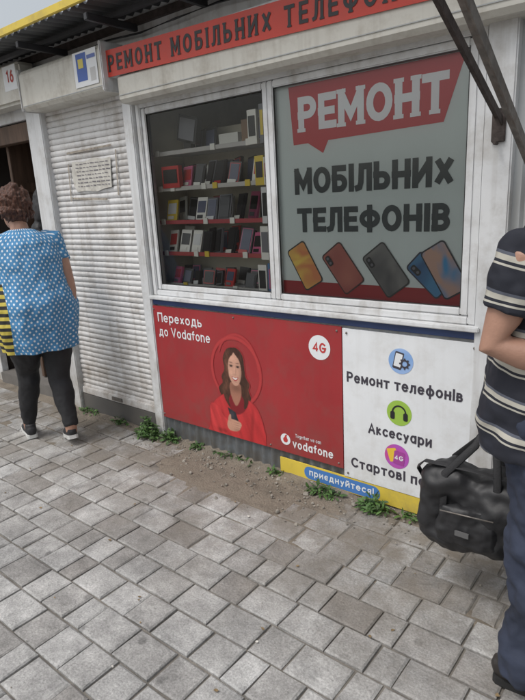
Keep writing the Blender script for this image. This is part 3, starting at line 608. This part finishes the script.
# ================================================================= NEIGHBOUR KIOSK
NK=grp('neighbour_kiosk')
box('door_jamb',-4.03,-3.905,-.03,.06,0,2.25,white,NK,.005)
box('front_wall',-8,-5.15,-.0,.06,0,2.62,white,NK,.003)
box('head_wall',-5.15,-4.02,.0,.06,2.2,2.62,white,NK,.003)
box('number_box',-5.4,-3.835,-.15,-.002,2.27,2.53,cream,NK,.02)
NS=grp('number_sign'); rpoly('plate',-4.03,-3.86,2.36,2.515,-.1515,pwc,NS); text('digits','16',-3.985,-3.895,2.405,.085,-.153,M('sign_red',(.40,.05,.04)),NS,sw=.2,gap=.3)
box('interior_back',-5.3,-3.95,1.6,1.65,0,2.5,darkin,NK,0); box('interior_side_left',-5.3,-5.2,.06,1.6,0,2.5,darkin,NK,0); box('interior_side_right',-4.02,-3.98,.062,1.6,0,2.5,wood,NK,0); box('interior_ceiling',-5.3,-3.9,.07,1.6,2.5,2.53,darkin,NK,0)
box('step',-5.15,-4.04,-.02,1.6,-.01,.10,M('step_concrete',(.14,.13,.12),.9),NK,.004)
box('door_leaf',-4.62,-4.58,.1,.85,.11,2.15,wood,NK,.003)
for i in range(3): box('door_rail_%d'%i,-4.578,-4.565,.12,.83,.5+.6*i,.58+.6*i,wood,NK,.003)
box('lintel',-5.15,-4.03,.02,.10,2.06,2.19,wood,NK,.003)
HB=grp('hanging_bag'); bm=bmesh.new()
for (x,yy,z,rx,rz) in ((-4.12,.05,1.58,.09,.13),(-4.16,.02,1.36,.08,.12),(-4.10,.10,1.18,.08,.14)):
    tube(bm,[(x,yy,z+rz),(x,yy,z+rz*.6),(x,yy,z),(x,yy,z-rz*.7),(x,yy,z-rz)],[(.03,.02),(rx*.8,.05),(rx,.06),(rx*.9,.06),(rx*.5,.03)],e=.7)
remesh('bags',bm,M('black_cloth',(.02,.02,.022),.6,var=.3),HB,.009,3,.01,12)
bm=bmesh.new(); tube(bm,[(-4.12,.05,1.7),(-4.12,.05,1.95),(-4.1,.08,2.06)],[.006]*3); frombm('strap',bm,dark,HB,True)
# ================================================================= PEOPLE
skinm=M('skin',(.40,.225,.16),.5,var=.10,scale=20,bump=.1,bscale=200)
def hand(bm,w,d,nrm,sgn,sc=1.,curl=.5):
    w=Vector(w); d=Vector(d).normalized(); nrm=(Vector(nrm)-d*Vector(nrm).dot(d)).normalized(); s=d.cross(nrm)*sgn
    tube(bm,[w-d*.02,w+d*.01,w+d*.04*sc,w+d*.075*sc,w+d*.09*sc],[(.026*sc,.02*sc),(.030*sc,.018*sc),(.039*sc,.016*sc),(.042*sc,.014*sc),(.036*sc,.011*sc)],side=s,n=12)
    for off,ln,base in ((.032,.072,.084),(.011,.080,.090),(-.011,.074,.088),(-.031,.058,.080)):
        p=w+s*off*sc+d*(base-.02)*sc; pts=[p]; ang=curl*.3
        p=p+d*.02*sc; pts.append(p)
        for k,fr in enumerate((.45,.31,.24)):
            ang+=curl*(.55 if k else .5); dd=d*math.cos(ang)+nrm*math.sin(ang); p=p+dd*ln*fr*sc; pts.append(p)
        tube(bm,pts,[.0085*sc,.0092*sc,.0085*sc,.0078*sc,.006*sc],side=s,n=8)
    p=w+s*.026*sc+d*.02*sc; dd=(d*.65+s*.65+nrm*.35).normalized(); q=p+dd*.036*sc; q2=q+(d*.85+s*.2+nrm*.45).normalized()*.03*sc; q3=q2+(d*.8+nrm*.6).normalized()*.024*sc
    tube(bm,[p,q,q2,q3],[.014*sc,.0115*sc,.010*sc,.0075*sc],side=nrm,n=8)
def head(bm,c,f,sc=1.):
    f=Vector(f).normalized(); up=Vector((0,0,1)); s=f.cross(up).normalized(); c=Vector(c)
    pr=[(-.118,.035,.030,.045),(-.10,.052,.052,.030),(-.07,.062,.075,.012),(-.03,.070,.088,.004),(.0,.074,.094,0),(.04,.076,.098,-.004),(.075,.068,.088,-.006),(.10,.048,.062,-.008),(.116,.02,.03,-.008)]
    tube(bm,[c+up*z*sc+f*o*sc for z,a,b,o in pr],[(a*sc,b*sc) for z,a,b,o in pr],side=s,n=18)
    tube(bm,[c+f*.088*sc+up*.02*sc,c+f*.102*sc-up*.01*sc,c+f*.108*sc-up*.028*sc],[.008*sc,.012*sc,.014*sc],side=s,n=8)
    for g in (1,-1): tube(bm,[c+s*g*.075*sc+up*.02*sc,c+s*g*.084*sc-up*.0*sc-f*.006,c+s*g*.078*sc-up*.032*sc],[(.008*sc,.014*sc),(.008*sc,.016*sc),(.006*sc,.01*sc)],side=s,n=8)
    tube(bm,[c+f*.082*sc-up*.058*sc-s*.024*sc,c+f*.094*sc-up*.056*sc,c+f*.082*sc-up*.058*sc+s*.024*sc],[.004,.009,.004],side=up,n=8)
def facebits(c,f,par,sc=1.):
    f=Vector(f).normalized(); up=Vector((0,0,1)); s=f.cross(up).normalized(); c=Vector(c)
    bm=bmesh.new()
    for g in (1,-1): ball(bm,c+f*.083*sc+s*g*.031*sc+up*.012*sc,.011*sc)
    frombm('eyeballs',bm,flat('eye_white',(.6,.58,.55),.2),par,True)
    bm=bmesh.new()
    for g in (1,-1): ball(bm,c+f*.0915*sc+s*g*.031*sc+up*.012*sc,.0045*sc)
    frombm('irises',bm,flat('iris',(.03,.02,.015),.2),par,True)
    bm=bmesh.new()
    for g in (1,-1): tube(bm,[c+f*.086*sc+s*g*.016*sc+up*.033*sc,c+f*.088*sc+s*g*.03*sc+up*.037*sc,c+f*.078*sc+s*g*.048*sc+up*.032*sc],[.003,.004,.002],side=up,n=6)
    frombm('eyebrows',bm,flat('brow',(.05,.03,.02)),par,True)
    bm=bmesh.new(); tube(bm,[c+f*.083*sc-up*.058*sc-s*.022*sc,c+f*.101*sc-up*.056*sc,c+f*.083*sc-up*.058*sc+s*.022*sc],[.002,.0035,.002],side=up,n=6); frombm('lips',bm,flat('lips',(.35,.10,.09)),par,True)
def shoe(par,heel,d,pitch,col,sole,sc=1.,pre='shoe'):
    d=Vector(d).normalized(); up=Vector((0,0,1)); s=d.cross(up)
    fr=d*math.cos(pitch)-up*math.sin(pitch); u=(up*math.cos(pitch)+d*math.sin(pitch)); h=Vector(heel)
    bm=bmesh.new(); tube(bm,[h+fr*.0+u*.05,h+fr*.03*sc+u*.055,h+fr*.09*sc+u*.052,h+fr*.15*sc+u*.042,h+fr*.21*sc+u*.034,h+fr*.255*sc+u*.028],[(.026,.030),(.036,.045),(.040,.042),(.045,.034),(.043,.026),(.026,.016)],side=s,n=14,e=.8)
    tube(bm,[h+fr*.045*sc+u*.05,h+fr*.045*sc+u*.10],[(.038,.045),(.036,.042)],side=s,n=14)
    remesh(pre+'_upper',bm,col,par,.006,2)
    bm=bmesh.new(); out=[(.0,.022),(.01,.034),(.06,.036),(.12,.036),(.17,.046),(.22,.044),(.25,.028),(.262,.0)]
    ring=[(a*sc,b) for a,b in out]+[(a*sc,-b) for a,b in out[::-1][1:]]
    A=[bm.verts.new(h+fr*a+s*b+u*.0) for a,b in ring]; B=[bm.verts.new(h+fr*a+s*b*1.03+u*.026) for a,b in ring]
    n=len(ring)
    for i in range(n): bm.faces.new((A[i],A[(i+1)%n],B[(i+1)%n],B[i]))
    bm.faces.new(A[::-1]); bm.faces.new(B); bmesh.ops.recalc_face_normals(bm,faces=bm.faces); frombm(pre+'_sole',bm,sole,par)
# ---- woman
W=grp('woman'); f=Vector((-.94,.34,0)).normalized(); s=Vector((.34,.94,0)); up=Vector((0,0,1))
hip=Vector((-3.44,-.50,.90)); neck=Vector((-3.55,-.465,1.43))
def dotmat():
    m=bpy.data.materials.new('polka_dot_tunic'); m.use_nodes=True; N=m.node_tree.nodes; L=m.node_tree.links; p=N['Principled BSDF']; p.inputs['Roughness'].default_value=.8
    uv=N.new('ShaderNodeUVMap'); uv.uv_map='cloth'
    def mth(op,a,b=None,v=None):
        n=N.new('ShaderNodeMath'); n.operation=op; L.new(a,n.inputs[0])
        if b is not None: L.new(b,n.inputs[1])
        if v is not None: n.inputs[1].default_value=v
        return n.outputs[0]
    sp=N.new('ShaderNodeSeparateXYZ'); L.new(uv.outputs[0],sp.inputs[0])
    u=mth('MULTIPLY',sp.outputs[0],v=1/.040); v=mth('MULTIPLY',sp.outputs[1],v=1/.040)
    def grid(off):
        a=mth('ADD',u,v=off); b=mth('ADD',v,v=off); a=mth('SUBTRACT',mth('FRACT',a),v=.5); b=mth('SUBTRACT',mth('FRACT',b),v=.5)
        d=mth('SQRT',mth('ADD',mth('MULTIPLY',a,a),mth('MULTIPLY',b,b))); return mth('LESS_THAN',d,v=.17)
    dots=mth('MAXIMUM',grid(100.),grid(100.5))
    st=mth('LESS_THAN',mth('FRACT',mth('ADD',mth('MULTIPLY',sp.outputs[1],v=1/.045),v=100)),v=.5)
    mix=N.new('ShaderNodeMixRGB'); L.new(dots,mix.inputs[0]); mix.inputs[1].default_value=(.065,.23,.44,1); mix.inputs[2].default_value=(.66,.70,.74,1)
    mix2=N.new('ShaderNodeMixRGB'); L.new(st,mix2.inputs[0]); mix2.inputs[1].default_value=(.02,.02,.02,1); mix2.inputs[2].default_value=(.55,.45,.08,1)
    tc=N.new('ShaderNodeTexCoord'); dt=N.new('ShaderNodeVectorMath'); dt.operation='DOT_PRODUCT'; L.new(tc.outputs['Object'],dt.inputs[0]); dt.inputs[1].default_value=s
    side=mth('LESS_THAN',dt.outputs['Value'],v=(hip.dot(s)-.185)); sz=N.new('ShaderNodeSeparateXYZ'); L.new(tc.outputs['Object'],sz.inputs[0]); low=mth('LESS_THAN',sz.outputs[2],v=1.12); fac=mth('MULTIPLY',side,low)
    mix3=N.new('ShaderNodeMixRGB'); L.new(fac,mix3.inputs[0]); L.new(mix.outputs[0],mix3.inputs[1]); L.new(mix2.outputs[0],mix3.inputs[2]); L.new(mix3.outputs[0],p.inputs['Base Color'])
    nb=N.new('ShaderNodeTexNoise'); nb.inputs['Scale'].default_value=11; L.new(tc.outputs['Object'],nb.inputs['Vector']); b=N.new('ShaderNodeBump'); b.inputs['Strength'].default_value=.8; b.inputs['Distance'].default_value=.03; L.new(nb.outputs[0],b.inputs['Height']); L.new(b.outputs[0],p.inputs['Normal']); return m
bm=bmesh.new()
zr=[(.67,.235,.185,.06),(.74,.245,.195,.05),(.84,.258,.21,.04),(.95,.262,.215,.025),(1.05,.243,.2,.025),(1.14,.228,.185,.022),(1.24,.228,.18,.015),(1.32,.22,.165,.0),(1.375,.185,.13,0),(1.41,.13,.095,0),(1.435,.085,.07,0)]
def ax(z): t=(z-.9)/(1.43-.9); return hip.lerp(neck,t) if t>=0 else Vector((hip.x,hip.y,z))
pts=[]
for z,a,b,fo in zr: q=ax(z); pts.append(Vector((q.x,q.y,z)))
tube(bm,pts,[(a,b) for z,a,b,fo in zr],side=s,n=72,fold=[q[3] for q in zr],capk=.02)
rsh=Vector((-3.465,-.285,1.355)); relb=Vector((-3.37,-.285,1.08)); rwr=Vector((-3.335,-.30,.90))
lsh=rsh-s*.40+f*.01; lelb=lsh+Vector((-.04,-.07,-.27)); lwr=lelb+f*.12+Vector((0,0,-.18))
for a,b in ((rsh,relb),(lsh,lelb)):
    ins=a+(neck-a)*.35; ins.z=a.z+.0
    tube(bm,[ins,a,lerp(a,b,.2),lerp(a,b,.48)],[.075,.075,.07,.066],side=f,n=20,capk=.05)
TUN=remesh('tunic',bm,dotmat(),W,.007,3,.014,6)
me=TUN.data; uvl=me.uv_layers.new(name='cloth')
co=np.empty(len(me.vertices)*3,np.float32); me.vertices.foreach_get('co',co); co=co.reshape(-1,3)
tt=np.clip((np.minimum(co[:,2],1.43)-.9)/.53,0,1)[:,None]; axx=np.array(hip)[None,:2]*(1-tt)+np.array(neck)[None,:2]*tt; d=co[:,:2]-axx
th=np.arctan2(d@np.array([s.x,s.y]),-(d@np.array([f.x,f.y])))
lv=np.empty(len(me.loops),np.int32); me.loops.foreach_get('vertex_index',lv); lth=th[lv].copy(); ls=np.empty(len(me.polygons),np.int32); me.polygons.foreach_get('loop_start',ls); lt=np.empty(len(me.polygons),np.int32); me.polygons.foreach_get('loop_total',lt)
mx=np.maximum.reduceat(lth,ls); mn=np.minimum.reduceat(lth,ls); wrap=np.repeat(mx-mn>3,lt); lth[wrap&(lth<0)]+=2*math.pi
uvl.data.foreach_set('uv',np.stack([lth*.235,co[lv,2]],1).astype(np.float32).ravel())
lk=Vector((-3.60,-.545,.47)); la=Vector((-3.66,-.565,.11)); rk=Vector((-3.40,-.435,.47)); ra=Vector((-3.285,-.47,.135))
bm=bmesh.new()
tube(bm,[hip+up*.08,hip,hip-up*.12],[(.2,.17),(.21,.19),(.19,.17)],side=s,n=24)
for g,k_,a_ in ((-1,lk,la),(1,rk,ra)):
    h=hip+s*g*.10-up*.10; tube(bm,[h+up*.08,h-up*.05,lerp(h,k_,.5),k_+up*.03,k_-up*.04,lerp(k_,a_,.35),lerp(k_,a_,.7),a_],[.10,.115,.098,.074,.07,.073,.056,.046],side=s,n=20)
remesh('leggings',bm,M('black_leggings',(.018,.018,.02),.75,var=.25,scale=8,bump=.2,bscale=40),W,.008,4,.008,10)
blackshoe=M('black_shoe',(.025,.025,.028),.6,bump=.3,bscale=250); wsole=M('white_sole',(.62,.62,.6),.6,dirt=.3)
shoe(W,la+f*-.06-up*.105,f,0,blackshoe,wsole,.95,'left_shoe'); shoe(W,Vector((-3.245,-.49,.052)),(-.9,.42,0),.24,blackshoe,wsole,.95,'right_shoe')
bm=bmesh.new(); tube(bm,[la-up*.05,la+up*.04],[.038,.044],n=14); tube(bm,[ra-up*.05,ra+up*.03],[.036,.042],n=14)
hc=Vector((-3.61,-.455,1.575)); hf=(f+Vector((-.1,-.35,0))).normalized(); head(bm,hc,hf,.98)
tube(bm,[neck-up*.05,neck+up*.02+f*.01,hc-up*.08-hf*.02,hc-up*.03],[.065,.056,.055,.05],side=s,n=16)
for a,b,c in ((rsh,relb,rwr),(lsh,lelb,lwr)):
    tube(bm,[a,lerp(a,b,.3),lerp(a,b,.7),b,lerp(b,c,.3),lerp(b,c,.7),c],[.055,.056,.05,.043,.044,.034,.026],side=f,n=18)
hand(bm,rwr,(relb-rwr)*-1+f*.02,-s,-1,.92,.55); hand(bm,lwr,lwr-lelb,s,1,.92,.55)
remesh('body',bm,skinm,W,.005,2)
facebits(hc,hf,W,.98)
hairm=M('auburn_hair',(.085,.034,.020),.5,var=.6,scale=10,stretch=(9,9,1.3),bump=.9,bscale=22)
bm=bmesh.new(); hs=hf.cross(up).normalized()
pr=[(-.085,.055,.045,-.045),(-.06,.078,.062,-.045),(-.02,.094,.085,-.035),(.03,.103,.105,-.024),(.075,.098,.108,-.016),(.11,.075,.088,-.014),(.135,.04,.05,-.014)]
tube(bm,[hc+up*z+hf*o for z,a,b,o in pr],[(a,b) for z,a,b,o in pr],side=hs,n=24)
for i in range(70):
    a=random.uniform(0,2*math.pi); zz=random.uniform(-.06,.12); rr_=.09 if zz<.08 else .06; q=hc-hf*.03+hs*math.cos(a)*rr_+hf*math.sin(a)*rr_+up*zz
    if (q-hc).dot(hf)>.05 and zz<.07: continue
    tube(bm,[q+up*.025,q+Vector((random.uniform(-.01,.01),random.uniform(-.01,.01),0)),q-up*.035],[.007,.012,.005],n=8)
remesh('hair',bm,hairm,W,.005,1,.014,26)
# ---- man
MN=grp('man'); f=Vector((.97,.24,0)).normalized(); s=Vector((f.y,-f.x,0))
hip=Vector((-.325,-.69,.92)); neck=Vector((-.33,-.69,1.47))
def stripemat():
    m=bpy.data.materials.new('striped_polo'); m.use_nodes=True; N=m.node_tree.nodes; L=m.node_tree.links; p=N['Principled BSDF']; p.inputs['Roughness'].default_value=.8
    tc=N.new('ShaderNodeTexCoord'); dt=N.new('ShaderNodeVectorMath'); dt.operation='DOT_PRODUCT'; L.new(tc.outputs['Object'],dt.inputs[0]); dt.inputs[1].default_value=(.14,.0,1.0)
    wn=N.new('ShaderNodeTexNoise'); wn.inputs['Scale'].default_value=3; L.new(tc.outputs['Object'],wn.inputs['Vector']); wm=N.new('ShaderNodeMath'); wm.operation='MULTIPLY_ADD'; wm.inputs[1].default_value=.05; L.new(wn.outputs[0],wm.inputs[0]); L.new(dt.outputs['Value'],wm.inputs[2])
    m1=N.new('ShaderNodeMath'); m1.operation='MULTIPLY'; m1.inputs[1].default_value=1/.098; L.new(wm.outputs[0],m1.inputs[0]); m2=N.new('ShaderNodeMath'); m2.operation='FRACT'; L.new(m1.outputs[0],m2.inputs[0])
    r=N.new('ShaderNodeValToRGB'); r.color_ramp.interpolation='CONSTANT'; e=r.color_ramp.elements; e[0].color=(.016,.018,.028,1); e[1].position=.56; e[1].color=(.48,.46,.40,1)
    for ps,c in ((.62,(.016,.018,.028)),(.70,(.48,.46,.40)),(.85,(.10,.11,.14)),(.93,(.016,.018,.028))): q=e.new(ps); q.color=c+(1,)
    L.new(m2.outputs[0],r.inputs[0]); L.new(r.outputs[0],p.inputs['Base Color'])
    nb=N.new('ShaderNodeTexNoise'); nb.inputs['Scale'].default_value=9; L.new(tc.outputs['Object'],nb.inputs['Vector']); b=N.new('ShaderNodeBump'); b.inputs['Strength'].default_value=.9; b.inputs['Distance'].default_value=.04; L.new(nb.outputs[0],b.inputs['Height']); L.new(b.outputs[0],p.inputs['Normal']); return m
bm=bmesh.new()
zr=[(.81,.20,.165,.025),(.87,.205,.172,.02),(.95,.205,.175,.015),(1.08,.2,.165,.012),(1.2,.205,.15,.01),(1.31,.21,.135,0),(1.38,.19,.115,0),(1.43,.13,.09,0),(1.465,.075,.068,0)]
tube(bm,[Vector((hip.x-.012,hip.y,z)) for z,*_ in zr],[(a,b) for z,a,b,fo in zr],side=s,n=60,fold=[q[3] for q in zr],capk=.02)
rsh=Vector((-.365,-.875,1.385)); relb=Vector((-.43,-.905,1.155)); rwr=Vector((-.20,-.83,1.08))
lsh=Vector((-.35,-.50,1.375)); lelb=Vector((-.465,-.465,1.08)); lwr=Vector((-.53,-.465,.83))
for a,b in ((rsh,relb),(lsh,lelb)):
    ins=lerp(a,neck,.4); ins.z=a.z-.005
    tube(bm,[ins,a,lerp(a,b,.3),lerp(a,b,.62)],[.07,.072,.066,.064],side=f,n=20,capk=.05)
tube(bm,[neck-up*.03,neck+up*.0],[.078,.07],side=f,n=20,capk=.05)
remesh('polo_shirt',bm,stripemat(),MN,.007,3,.016,7)
rk=Vector((-.30,-.77,.49)); ra=Vector((-.31,-.77,.10)); lk=Vector((-.24,-.59,.49)); la=Vector((-.245,-.575,.10))
bm=bmesh.new(); tube(bm,[hip+up*.08,hip,hip-up*.1],[(.175,.14),(.185,.155),(.17,.15)],side=s,n=24)
for g,k_,a_ in ((1,rk,ra),(-1,lk,la)):
    h=hip+s*g*.09-up*.08; tube(bm,[h+up*.06,h-up*.05,lerp(h,k_,.5),k_+up*.04,k_-up*.05,lerp(k_,a_,.4),lerp(k_,a_,.8),a_-up*.04],[.10,.108,.095,.082,.078,.078,.076,.080],side=s,n=20,capk=.05)
remesh('jeans',bm,M('dark_denim',(.028,.036,.062),.85,var=.45,scale=5,bump=.3,bscale=30),MN,.008,3,.028,9)
dshoe=M('dark_leather_shoe',(.03,.026,.024),.45); dsole=M('dark_sole',(.02,.02,.02),.7)
shoe(MN,Vector((-.405,-.775,0)),(1,.1,0),0,dshoe,dsole,1.08,'right_shoe'); shoe(MN,Vector((-.315,-.58,0)),(1,.3,0),0,dshoe,dsole,1.08,'left_shoe')
bm=bmesh.new(); hc=Vector((-.29,-.68,1.62)); head(bm,hc,f,1.02); tube(bm,[neck-up*.06,neck+up*.03,hc-up*.07-f*.02,hc-up*.02],[.065,.06,.058,.05],side=s,n=16)
for a,b,c in ((rsh,relb,rwr),(lsh,lelb,lwr)):
    tube(bm,[a,lerp(a,b,.3),lerp(a,b,.7),b,lerp(b,c,.3),lerp(b,c,.7),c],[.055,.052,.044,.040,.042,.034,.028],side=s,n=18)
hand(bm,rwr,(rwr-relb),Vector((0,.9,.3)),1,1,.7)
hand(bm,lwr,(lwr-lelb)+Vector((0,0,-.1)),f,-1,1,1.45)
for p_ in (ra,la): tube(bm,[p_-up*.06,p_+up*.05],[.04,.045],n=14)
remesh('body',bm,skinm,MN,.005,2); facebits(hc,f,MN,1.02)
bm=bmesh.new(); pr=[(-.06,.06,.05,-.045),(-.02,.078,.075,-.028),(.03,.083,.095,-.016),(.075,.076,.094,-.010),(.105,.055,.07,-.01),(.123,.03,.04,-.01)]
tube(bm,[hc+up*z+f*o for z,a,b,o in pr],[(a,b) for z,a,b,o in pr],side=s,n=24); remesh('hair',bm,M('grey_hair',(.12,.11,.10),.6,var=.4,scale=30),MN,.006,1,.004,30)
# ---- duffel bag (hangs from his left hand)
DB=grp('duffel_bag'); nyl=M('black_nylon',(.016,.016,.018),.55,var=.3,scale=5,bump=.35,bscale=18,spec=.6); web=M('webbing',(.022,.022,.024),.7,bump=.3,bscale=300)
bc=Vector((-.595,-.465,.405)); bd=Vector((1,.12,0)).normalized(); bs=Vector((-bd.y,bd.x,0))
bm=bmesh.new(); xs=[-.175,-.17,-.15,-.085,0,.085,.15,.17,.175]; hs_=[.10,.135,.150,.158,.152,.160,.150,.135,.10]; ws=[.055,.078,.088,.093,.096,.093,.088,.078,.055]
tube(bm,[bc+bd*x-up*(.008*math.cos(x*12)) for x in xs],[(h,w) for h,w in zip(hs_,ws)],side=up,n=36,e=.6,capk=.05)
remesh('bag_body',bm,nyl,DB,.006,2,.034,7)
bm=bmesh.new(); tube(bm,[bc-bs*.098+bd*x-up*.035 for x in (-.105,-.09,0,.09,.105)],[(.06,.008),(.076,.018),(.08,.024),(.076,.018),(.06,.008)],side=up,n=24,e=.5); remesh('front_pocket',bm,nyl,DB,.005,2,.014,12)
bm=bmesh.new(); tube(bm,[bc-bs*.127+bd*x+up*.030 for x in (-.09,0,.09)],[(.003,.003)]*3,side=up,n=6); frombm('pocket_zipper',bm,steel,DB,True)
grip=Vector((-.535,-.45,.735))
for g in (-1,1):
    bm=bmesh.new(); a=bc+bs*g*.080-bd*.09; b=bc+bs*g*.080+bd*.09
    tube(bm,[a-up*.10-bs*g*-.02,a+up*.08,a+up*.15,lerp(a+up*.15,grip,.6),grip-bd*.03,grip+bd*.03,lerp(b+up*.15,grip,.6),b+up*.15,b+up*.08,b-up*.10-bs*g*-.02],[(.014,.003)]*4+[(.008,.006)]*2+[(.014,.003)]*4,side=bd,n=8); frombm('carry_handle_%d'%(g+1),bm,web,DB,True)
bm=bmesh.new(); tube(bm,[bc-bd*.175+up*.06,bc-bd*.21+up*.12,bc-bd*.17-bs*.05+up*.175,bc-bs*.06+up*.175,bc+bd*.14-bs*.06+up*.165,bc+bd*.175+up*.06],[(.014,.003)]*6,side=bs,n=8); frombm('shoulder_strap',bm,web,DB,True)
box('logo_patch',bc.x-.02,bc.x+.03,bc.y-.135,bc.y-.128,bc.z-.055,bc.z-.035,flat('patch',(.12,.12,.12)),DB,.001)
# ================================================================= WEEDS
def weeds(name,cx,cy,rx,ry,h,n,cols,seed):
    R=random.Random(seed); bm=bmesh.new()
    for i in range(n):
        a=R.uniform(0,6.28); r=R.random()**.6; x=cx+rx*r*math.cos(a); y=min(cy+ry*r*math.sin(a),-.04); z=R.uniform(.01,h*(1.1-r))
        L_=R.uniform(.016,.048); w=L_*R.uniform(.3,.5); d=Vector((R.gauss(0,1),R.gauss(-.3,1),R.gauss(.2,.6))).normalized(); sd=d.cross(Vector((R.gauss(0,.4),R.gauss(0,.4),1))).normalized(); nn=sd.cross(d); p=Vector((x,y,z))
        v=[bm.verts.new(q) for q in (p,p+d*L_*.35+sd*w*.5+nn*.003,p+d*L_*.75+sd*w*.38,p+d*L_-nn*.004,p+d*L_*.75-sd*w*.38,p+d*L_*.35-sd*w*.5+nn*.003)]
        fc=bm.faces.new(v); fc.material_index=R.randrange(len(cols))
        if i%5==0:
            b=Vector((cx+(x-cx)*.6,cy+(y-cy)*.6,0)); tube(bm,[b,(b+p)/2+Vector((0,0,.01)),p],[.0016,.0013,.001],n=4)
    frombm(name,bm,cols,None)
gm=[M('leaf_a',(.05,.11,.025),.6,var=.3,scale=30),M('leaf_b',(.075,.15,.035),.6,var=.3,scale=30),M('leaf_c',(.04,.08,.02),.6,var=.3,scale=30)]
weeds('weed_plant',-2.93,-.10,.10,.06,.16,360,gm,1); weeds('weed_plant',-2.74,-.07,.07,.04,.09,130,gm,2)
weeds('weed_plant',-2.5,-.06,.05,.03,.04,40,gm,3); weeds('weed_plant',-1.50,-.09,.10,.04,.05,110,gm,4); weeds('weed_plant',-1.20,-.09,.09,.05,.08,170,gm,5); weeds('weed_plant',-1.85,-.06,.06,.03,.03,30,gm,6); weeds('weed_plant',-3.3,-.06,.10,.03,.05,50,gm,8); weeds('weed_plant',-3.7,-.06,.12,.03,.05,50,gm,9); weeds('weed_plant',-.95,-.07,.12,.03,.05,70,gm,10); weeds('weed_plant',-2.2,-.05,.2,.02,.03,40,gm,11)
# ================================================================= LIGHT, WORLD, CAMERA
w=bpy.data.worlds.new('World'); S.world=w; w.use_nodes=True; N=w.node_tree.nodes; L=w.node_tree.links; bg=N['Background']; bg.inputs[1].default_value=.15
sk=N.new('ShaderNodeTexSky'); sk.sky_type='NISHITA'; sk.sun_disc=False; sk.sun_elevation=math.radians(60); sk.sun_rotation=math.radians(200); sk.dust_density=4; sk.air_density=1.5
hs2=N.new('ShaderNodeHueSaturation'); hs2.inputs['Saturation'].default_value=.35; L.new(sk.outputs[0],hs2.inputs['Color']); L.new(hs2.outputs[0],bg.inputs[0])
sd=bpy.data.lights.new('sun','SUN'); sd.energy=1.5; sd.angle=math.radians(25); sd.color=(1,.98,.95); so=bpy.data.objects.new('sun',sd); COL.objects.link(so)
el,rot=math.radians(60),math.radians(200); dirv=Vector((math.sin(rot)*math.cos(el),math.cos(rot)*math.cos(el),math.sin(el))); so.rotation_euler=dirv.to_track_quat('Z','Y').to_euler()
cd=bpy.data.cameras.new('camera'); cam=bpy.data.objects.new('camera',cd); COL.objects.link(cam); S.camera=cam
cd.sensor_fit='VERTICAL'; cd.sensor_height=36; cd.lens=28.8; cd.clip_end=1000; cd.clip_start=.05
F=Vector((-.614,.745,-.2605)).normalized(); R0=F.cross(Vector((0,0,1))).normalized(); U0=R0.cross(F); Rr=(R0*.9986-U0*.0535).normalized(); Uu=Rr.cross(F)
mm=Matrix((Rr,Uu,-F)).transposed().to_4x4(); mm.translation=Vector((0,-2.37,1.55)); cam.matrix_world=mm
S.view_settings.view_transform='Standard'; S.view_settings.look='None'; S.view_settings.exposure=0
